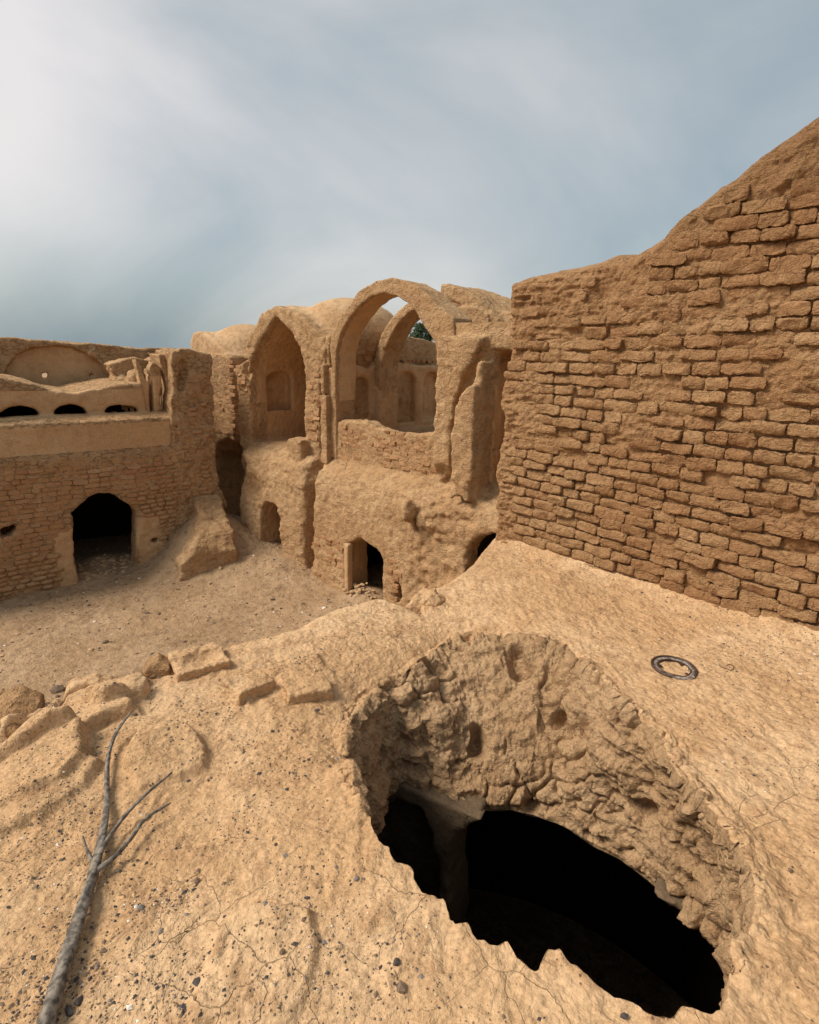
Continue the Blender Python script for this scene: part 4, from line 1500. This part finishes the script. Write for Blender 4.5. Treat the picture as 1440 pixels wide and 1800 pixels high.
def tube(pts, radii, seg=10, knobs=0.0, seed=0):
    r = random.Random(seed)
    P = np.array(pts, float); R = np.array(radii, float)
    # resample with a smooth curve
    t = np.linspace(0, len(P) - 1, (len(P) - 1) * 9 + 1)
    Q = []
    for u in t:
        i = min(int(u), len(P) - 2); f = u - i
        p0 = P[max(i - 1, 0)]; p1 = P[i]; p2 = P[i + 1]; p3 = P[min(i + 2, len(P) - 1)]
        Q.append(0.5 * ((2 * p1) + (-p0 + p2) * f + (2 * p0 - 5 * p1 + 4 * p2 - p3) * f * f + (-p0 + 3 * p1 - 3 * p2 + p3) * f ** 3))
    Q = np.array(Q); RR = np.interp(t, np.arange(len(R)), R)
    n = len(Q)
    T = np.gradient(Q, axis=0); T /= np.linalg.norm(T, axis=1, keepdims=True)
    V = []
    for i in range(n):
        s = np.cross(T[i], (0, 0, 1)); s /= np.linalg.norm(s); u = np.cross(s, T[i])
        for k in range(seg):
            a = 2 * pi * k / seg
            rad = RR[i] * (1 + knobs * (r.random() - 0.5) + 0.12 * sin(3 * a + i * 0.3))
            V.append(Q[i] + rad * (cos(a) * s + sin(a) * u))
    F = []
    for i in range(n - 1):
        for k in range(seg):
            k2 = (k + 1) % seg
            F.append((i * seg + k, i * seg + k2, (i + 1) * seg + k2, (i + 1) * seg + k))
    V.append(Q[0]); V.append(Q[-1])
    for k in range(seg):
        k2 = (k + 1) % seg
        F.append((len(V) - 2, k2, k, k)); F.append((len(V) - 1, (n - 1) * seg + k, (n - 1) * seg + k2, (n - 1) * seg + k2))
    me = bpy.data.meshes.new('tube')
    me.from_pydata([tuple(v) for v in V], [], [f if f[2] != f[3] else f[:3] for f in F])
    me.update()
    me.polygons.foreach_set('use_smooth', [True] * len(me.polygons))
    return me


def make_branch():
    wood = flat('dead_wood', (0.07, 0.057, 0.044), 0.85, 0, 1.0, (0.25, 0.205, 0.16), 55)
    # long grain
    N, L = wood.node_tree.nodes, wood.node_tree.links
    root = empty('dead_branch', (*onz(120, 1690), ROOF_Z))
    tag(root, 'grey dead forked tree branch lying on the mud roof at the lower left', 'branch')
    base = np.array(root.location)

    def pts(lst, lift):
        out = []
        for (x, y), l in zip(lst, lift):
            wx, wy = onz(x, y, ROOF_Z + l)
            out.append(np.array([wx, wy, roof_at(wx, wy) + l]) - base)
        return out
    main = [(40, 1885), (78, 1790), (112, 1685), (148, 1570), (166, 1515), (184, 1420), (189, 1335), (205, 1290), (233, 1247)]
    o = link('stem', tube(pts(main, [.03, .028, .03, .03, .032, .03, .03, .04, .07]), [.025, .022, .019, .0165, .0155, .0105, .0085, .007, .003], 12, 0.18, 1), wood, root)
    b1 = [(166, 1512), (185, 1470), (215, 1425), (255, 1388), (301, 1347)]
    link('side_branch', tube(pts(b1, [.035, .04, .045, .05, .06]), [.010, .0075, .0065, .0055, .0035], 8, 0.2, 2), wood, root)
    b2 = [(163, 1528), (200, 1498), (232, 1462), (255, 1430), (298, 1397)]
    link('side_branch', tube(pts(b2, [.032, .035, .035, .04, .05]), [.010, .0075, .007, .006, .0025], 8, 0.2, 3), wood, root)
    b3 = [(163, 1512), (155, 1492), (149, 1478), (144, 1460)]
    link('twig', tube(pts(b3, [.035, .045, .055, .075]), [.006, .0055, .004, .0025], 7, 0.2, 4), wood, root)


make_branch()


def make_ring():
    rust = flat('rusty_iron', (0.045, 0.028, 0.022), 0.55, 0.5, 0.6, (0.13, 0.07, 0.045), 120)
    enamel = flat('chipped_enamel', (0.42, 0.38, 0.33), 0.45, 0.2, 0.4, (0.10, 0.06, 0.045), 45)
    x, y = onz(1185, 1176)
    root = empty('iron_ring', (x, y, roof_at(x, y) + 0.004))
    root.rotation_euler = (0.03, 0.02, 0.3)
    tag(root, 'flat rusty iron pot ring lying on the mud roof right of the hole', 'ring')

    def revolve(prof, a0=0, a1=2 * pi, n=56, close=True, wob=0.0015):
        V, F = [], []
        m = len(prof)
        full = abs(a1 - a0 - 2 * pi) < 1e-6
        cnt = n if full else n + 1
        for i in range(cnt):
            a = a0 + (a1 - a0) * i / n
            for r, z in prof:
                rr = r + wob * sin(3 * a) + wob * 0.5 * sin(7 * a)
                V.append((rr * cos(a), rr * sin(a) * 0.97, z + 0.001 * sin(5 * a)))
        for i in range(n):
            j = (i + 1) % cnt
            for k in range(m):
                k2 = (k + 1) % m
                F.append((i * m + k, j * m + k, j * m + k2, i * m + k2))
        if not full:
            F.append(tuple(range(m))[::-1]); F.append(tuple(n * m + k for k in range(m)))
        me = bpy.data.meshes.new('ring'); me.from_pydata(V, [], F); me.update()
        me.polygons.foreach_set('use_smooth', [True] * len(me.polygons))
        return me
    circ = lambda r, z, q, n=8: [(r + q * cos(2 * pi * k / n), z + q * sin(2 * pi * k / n)) for k in range(n)]
    link('outer_rim', revolve(circ(0.112, 0.008, 0.008)), rust, root)
    link('inner_band', revolve([(0.104, 0.006), (0.104, 0.010), (0.086, 0.007), (0.084, 0.002)]), enamel, root)
    link('inner_rim', revolve(circ(0.083, 0.006, 0.004)), rust, root)
    link('enamel_patch', revolve([(0.121, 0.006), (0.119, 0.0165), (0.106, 0.0175), (0.106, 0.008)], radians(225), radians(285), 14), enamel, root)
    for a in (150, 20, 290):
        t = radians(a)
        me = bpy.data.meshes.new('tab')
        r0, r1, w = 0.062, 0.088, 0.011
        V = []
        for z in (0.002, 0.007):
            for rr, ww in ((r0, -w * 0.7), (r1, -w), (r1, w), (r0, w * 0.7)):
                V.append((rr * cos(t) - ww * sin(t), rr * sin(t) + ww * cos(t), z))
        me.from_pydata(V, [], [(3, 2, 1, 0), (4, 5, 6, 7), (0, 1, 5, 4), (1, 2, 6, 5), (2, 3, 7, 6), (3, 0, 4, 7)])
        link('tab', me, rust, root)
    # bit of bent wire
    lst = [(1264, 1169), (1267, 1175), (1277, 1179), (1284, 1183), (1289, 1178), (1288, 1172), (1278, 1169)]
    P = []
    for q in lst:
        wx, wy = onz(*q)
        P.append((wx, wy, roof_at(wx, wy) + 0.005))
    o = link('bent_wire', tube(P, [0.0016] * len(P), 6, 0, 3), rust)
    tag(o, 'small loop of bent wire on the roof just right of the iron ring', 'wire')


make_ring()


def icosa():
    import bmesh
    bm = bmesh.new(); bmesh.ops.create_icosphere(bm, subdivisions=1, radius=1)
    v = np.array([p.co[:] for p in bm.verts]); f = np.array([[q.index for q in p.verts] for p in bm.faces]); bm.free()
    return v, f


OCT_V = np.array([(1, 0, 0), (0, 1, 0), (-1, 0, 0), (0, -1, 0), (0, 0, 1), (0, 0, -1)], float)
OCT_F = np.array([(0, 1, 4), (1, 2, 4), (2, 3, 4), (3, 0, 4), (1, 0, 5), (2, 1, 5), (3, 2, 5), (0, 3, 5)])


ICO_V, ICO_F = icosa()


def scatter(name, pts, sizes, mats, kinds, seed, flatz=0.55, sink=0.3, tiny=False):
    B_V, B_F = (OCT_V, OCT_F) if tiny else (ICO_V, ICO_F)
    r = np.random.default_rng(seed)
    Vs, Fs, K = [], [], []
    n = 0
    for (x, y, z), s, kd in zip(pts, sizes, kinds):
        v = B_V * (1 + r.uniform(-0.28, 0.28, (len(B_V), 1)))
        v = v * np.array([s * r.uniform(0.7, 1.35), s * r.uniform(0.6, 1.0), s * flatz * r.uniform(0.7, 1.2)])
        a = r.uniform(0, pi)
        c, si = cos(a), sin(a)
        v = np.stack([v[:, 0] * c - v[:, 1] * si + x, v[:, 0] * si + v[:, 1] * c + y, v[:, 2] + z + s * flatz * (0.5 - sink)], 1)
        Vs.append(v); Fs.append(B_F + n); K += [kd] * len(B_F); n += len(v)
    me = mesh_np(name, np.concatenate(Vs), np.concatenate(Fs), smooth=False)
    for m in mats:
        me.materials.append(m)
    me.polygons.foreach_set('material_index', np.array(K, np.int32))
    o = link(name, me)
    return o


STONE = [flat('dark_pebble', (0.045, 0.036, 0.032), 0.8, 0, 0.3), flat('brown_pebble', (0.14, 0.09, 0.055), 0.85, 0, 0.3), flat('grey_pebble', (0.15, 0.125, 0.105), 0.8, 0, 0.3),
         flat('pale_pebble', (0.55, 0.48, 0.40), 0.8, 0, 0.3), flat('clay_crumb', (0.36, 0.23, 0.12), 0.9, 0, 0.3)]


def make_pebbles():
    r = np.random.default_rng(3)
    n = 400000
    x = r.uniform(-2.2, 3.2, n); y = r.uniform(0.7, 4.8, n)
    den = fbm(x, y, 0 * x + 4, 0.45, 3) + 0.35 * fbm(x, y, 0 * x + 8, 0.09, 2)
    left = np.clip((0.0 - x) / 1.0, -0.2, 1)
    prob = np.clip(0.14 + 0.9 * (den - 0.02), 0.02, 1) * (0.22 + 1.4 * np.clip(left, 0, 1))
    # closer patches of gravel seen in the mud
    for (px, py, rad) in ((305, 1570, 0.07), (290, 1735, 0.10), (60, 1770, 0.12), (560, 1560, 0.18), (110, 1480, 0.25), (1330, 1150, 0.3), (540, 1700, 0.2), (450, 1320, .2), (680, 1720, .2)):
        cx, cy = onz(px, py)
        prob = prob + (1.6 if rad <= 0.12 else 0.5) * np.exp(-((x - cx) ** 2 + (y - cy) ** 2) / rad ** 2)
    dw0 = -((x - FR.o[0]) * -sin(FR.t) + (y - FR.o[1]) * cos(FR.t))
    prob = prob + 0.45 * np.exp(-np.clip(dw0, 0, 9) / 0.25)
    keep = r.random(n) < prob * 0.42
    x, y = x[keep], y[keep]
    ins = (sd_poly(x, y, outer_poly) < -0.06) & (sd_poly(x, y, rim_poly) > 0.03)
    dw = -((x - FR.o[0]) * -sin(FR.t) + (y - FR.o[1]) * cos(FR.t))
    ins &= dw > 0.03
    x, y = x[ins], y[ins]
    z = roof_h(x, y)
    s = np.clip(r.lognormal(math.log(0.0026), 0.5, len(x)), 0.0014, 0.010)
    k = r.choice([0, 1, 2, 3, 4], len(x), p=[0.32, 0.30, 0.07, 0.03, 0.28])
    o = scatter('pebbles', np.stack([x, y, z], 1), s, STONE, k, 5, tiny=True)
    tag(o, 'dark gravel and clay crumbs strewn over the cracked mud roof', 'gravel', kind='stuff')
    # single stones big enough to pick out
    spots = [((627, 1545), .012, 2, 'small grey stone beside the lower left rim of the hole'),
             ((247, 1588), .013, 2, 'small grey stone right of the fork of the dead branch'),
             ((697, 1685), .011, 0, 'dark stone on the near lip of the roof below the hole'),
             ((1098, 1783), .012, 0, 'dark stone at the very bottom under the right half of the hole'),
             ((558, 1246), .010, 0, 'black stone below the flat brick nearest the hole'),
             ((255, 1428), .016, 4, 'clay lump caught between the two side branches'),
             ((121, 1770), .014, 0, 'black stone right of the thick end of the branch'),
             ((137, 1752), .012, 0, 'slim black stone touching its twin beside the branch end'),
             ((1318, 1296), .016, 4, 'triangular clay chip on the roof below the iron ring'),
             ((705, 1726), .016, 1, 'brown crumbly stone on the near roof at bottom centre'),
             ((540, 1575), .010, 0, 'round black stone in the gravel patch left of the hole'),
             ((345, 1540), .012, 1, 'angular brown stone beside the round gravel patch'),
             ((495, 1675), .012, 1, 'brown stone resting on the raised slab at the bottom'),
             ((345, 1717), .013, 0, 'black stone at the left edge of the raised slab'),
             ((1390, 1530), .012, 1, 'brown stone near the right frame edge beyond the hole')]
    for i, ((px, py), s, kd, lab) in enumerate(spots):
        wx, wy = onz(px, py)
        o = scatter('stone', [(wx, wy, roof_at(wx, wy))], [s], [STONE[kd]], [0], 40 + i, 0.7, 0.2)
        tag(o, lab, 'stone', 'single stones on the roof')
        # origin at the stone
        c = Vector((wx, wy, roof_at(wx, wy)))
        o.data.transform(Matrix.Translation(-c)); o.location = c


make_pebbles()


def make_rubble():
    r = np.random.default_rng(12)
    # crumbs over the courtyard floor
    n = 2600
    x = r.uniform(-8.5, 0.5, n); y = r.uniform(6.5, 13.5, n)
    s = np.clip(r.lognormal(math.log(0.013), 0.55, n), 0.006, 0.045)
    z = ground_z(x, y)
    o = scatter('crumbs', np.stack([x, y, z], 1), s, STONE, r.choice([1, 4, 3, 0], n, p=[.4, .4, .06, .14]), 6)
    tag(o, 'scattered clay crumbs on the courtyard floor', 'rubble', kind='stuff')
    # heap of clods in the half buried doorway
    pts, sz = [], []
    for i in range(26):
        a, b = r.uniform(0.15, 0.85), r.uniform(-0.25, 0.15)
        p = FF.w(a, b, 0)
        h0 = float(ground_z(np.array([p[0]]), np.array([p[1]]))[0])
        pts.append((p[0], p[1], h0 + r.uniform(0, 0.10))); sz.append(r.uniform(0.03, 0.06))
    o = scatter('clod_heap', pts, sz, STONE, [4] * 26, 8)
    tag(o, 'heap of grey clods blocking the foot of the half buried doorway', 'rubble', kind='stuff')
    pts, sz = [], []
    for i in range(60):
        a, b = r.uniform(0.05, 1.1), r.uniform(0.0, 0.9)
        p = FL.w(a, b, 0)
        h0 = float(ground_z(np.array([p[0]]), np.array([p[1]]))[0])
        pts.append((p[0], p[1], h0)); sz.append(r.uniform(0.03, 0.07))
    o = scatter('doorway_rubble', pts, sz, STONE, [4] * 60, 9)
    tag(o, 'broken stones lying across the floor of the black doorway', 'rubble', kind='stuff')
    spots = [((185, 1117), .07, 'flat grey-brown stone alone in the middle of the courtyard floor'),
             ((158, 1130), .05, 'dark clod just left of the flat stone on the courtyard floor'),
             ((217, 1063), .035, 'small pale stone on the courtyard floor below the black doorway'),
             ((445, 1102), .04, 'small round stone on the courtyard floor close to the roof edge'),
             ((100, 1203), .09, 'flat stone on the courtyard floor right against the roof edge'),
             ((388, 1012), .06, 'clod fallen at the foot of the sloping rubble block'),
             ((545, 985), .07, 'clod lying below the rough gully between the two halls')]
    for i, ((px, py), s, lab) in enumerate(spots):
        wx, wy = onz(px, py, 0.1)
        z = float(ground_z(np.array([wx]), np.array([wy]))[0])
        o = scatter('stone', [(0, 0, 0)], [s], [STONE[4 if i % 2 else 1]], [0], 70 + i, 0.6, 0.2)
        o.location = (wx, wy, z)
        tag(o, lab, 'stone', 'stones on the courtyard floor')


make_rubble()


def make_tree():
    p = np.array([0.75, 24.0])
    d = ray(747, 577); t = 24 / d[1]
    top = CAM_Z + t * d[2] + 0.15
    x = t * d[0]
    root = empty('tree', (x, 24.0, 0))
    tag(root, 'small dark green tree top showing beyond the wall through the open arch', 'tree')
    bark = flat('bark', (0.08, 0.06, 0.045), 0.9, 0, 0.5)
    leaf = flat('leaf', (0.03, 0.055, 0.022), 0.7, 0, 0, (0.06, 0.10, 0.04), 3)
    link('trunk', tube([(0, 0, -0.2), (0.05, 0, 1.5), (-0.05, 0.05, 3.0), (0, 0, top - 0.6)], [0.14, 0.11, 0.08, 0.03], 8, 0.1, 1), bark, root)
    for i in range(5):
        a = i * 1.3
        link('limb', tube([(0, 0, 2.6 + 0.3 * i), (0.3 * cos(a), 0.3 * sin(a), 3.1 + 0.3 * i), (0.6 * cos(a), 0.6 * sin(a), 3.4 + 0.3 * i)], [0.05, 0.035, 0.015], 6, 0.1, i), bark, root)
    r = np.random.default_rng(2)
    n = 9000
    cl = r.normal(0, 0.20, (26, 3)) * np.array([1, 1, 2.2]) + np.array([0, 0, top - 1.0])
    c = cl[r.integers(0, 26, n)] + r.normal(0, 0.10, (n, 3))
    c = c[c[:, 2] < top + 0.05]
    n = len(c)
    a = r.normal(0, 1, (n, 3)); a /= np.linalg.norm(a, axis=1, keepdims=True)
    b = np.cross(a, r.normal(0, 1, (n, 3))); b /= np.linalg.norm(b, axis=1, keepdims=True)
    V = np.stack([c - a * .05, c + b * .02, c + a * .05, c - b * .02], 1).reshape(-1, 3)
    me = mesh_np('crown', V, np.arange(4 * n).reshape(-1, 4), False)
    link('crown', me, leaf, root)


make_tree()
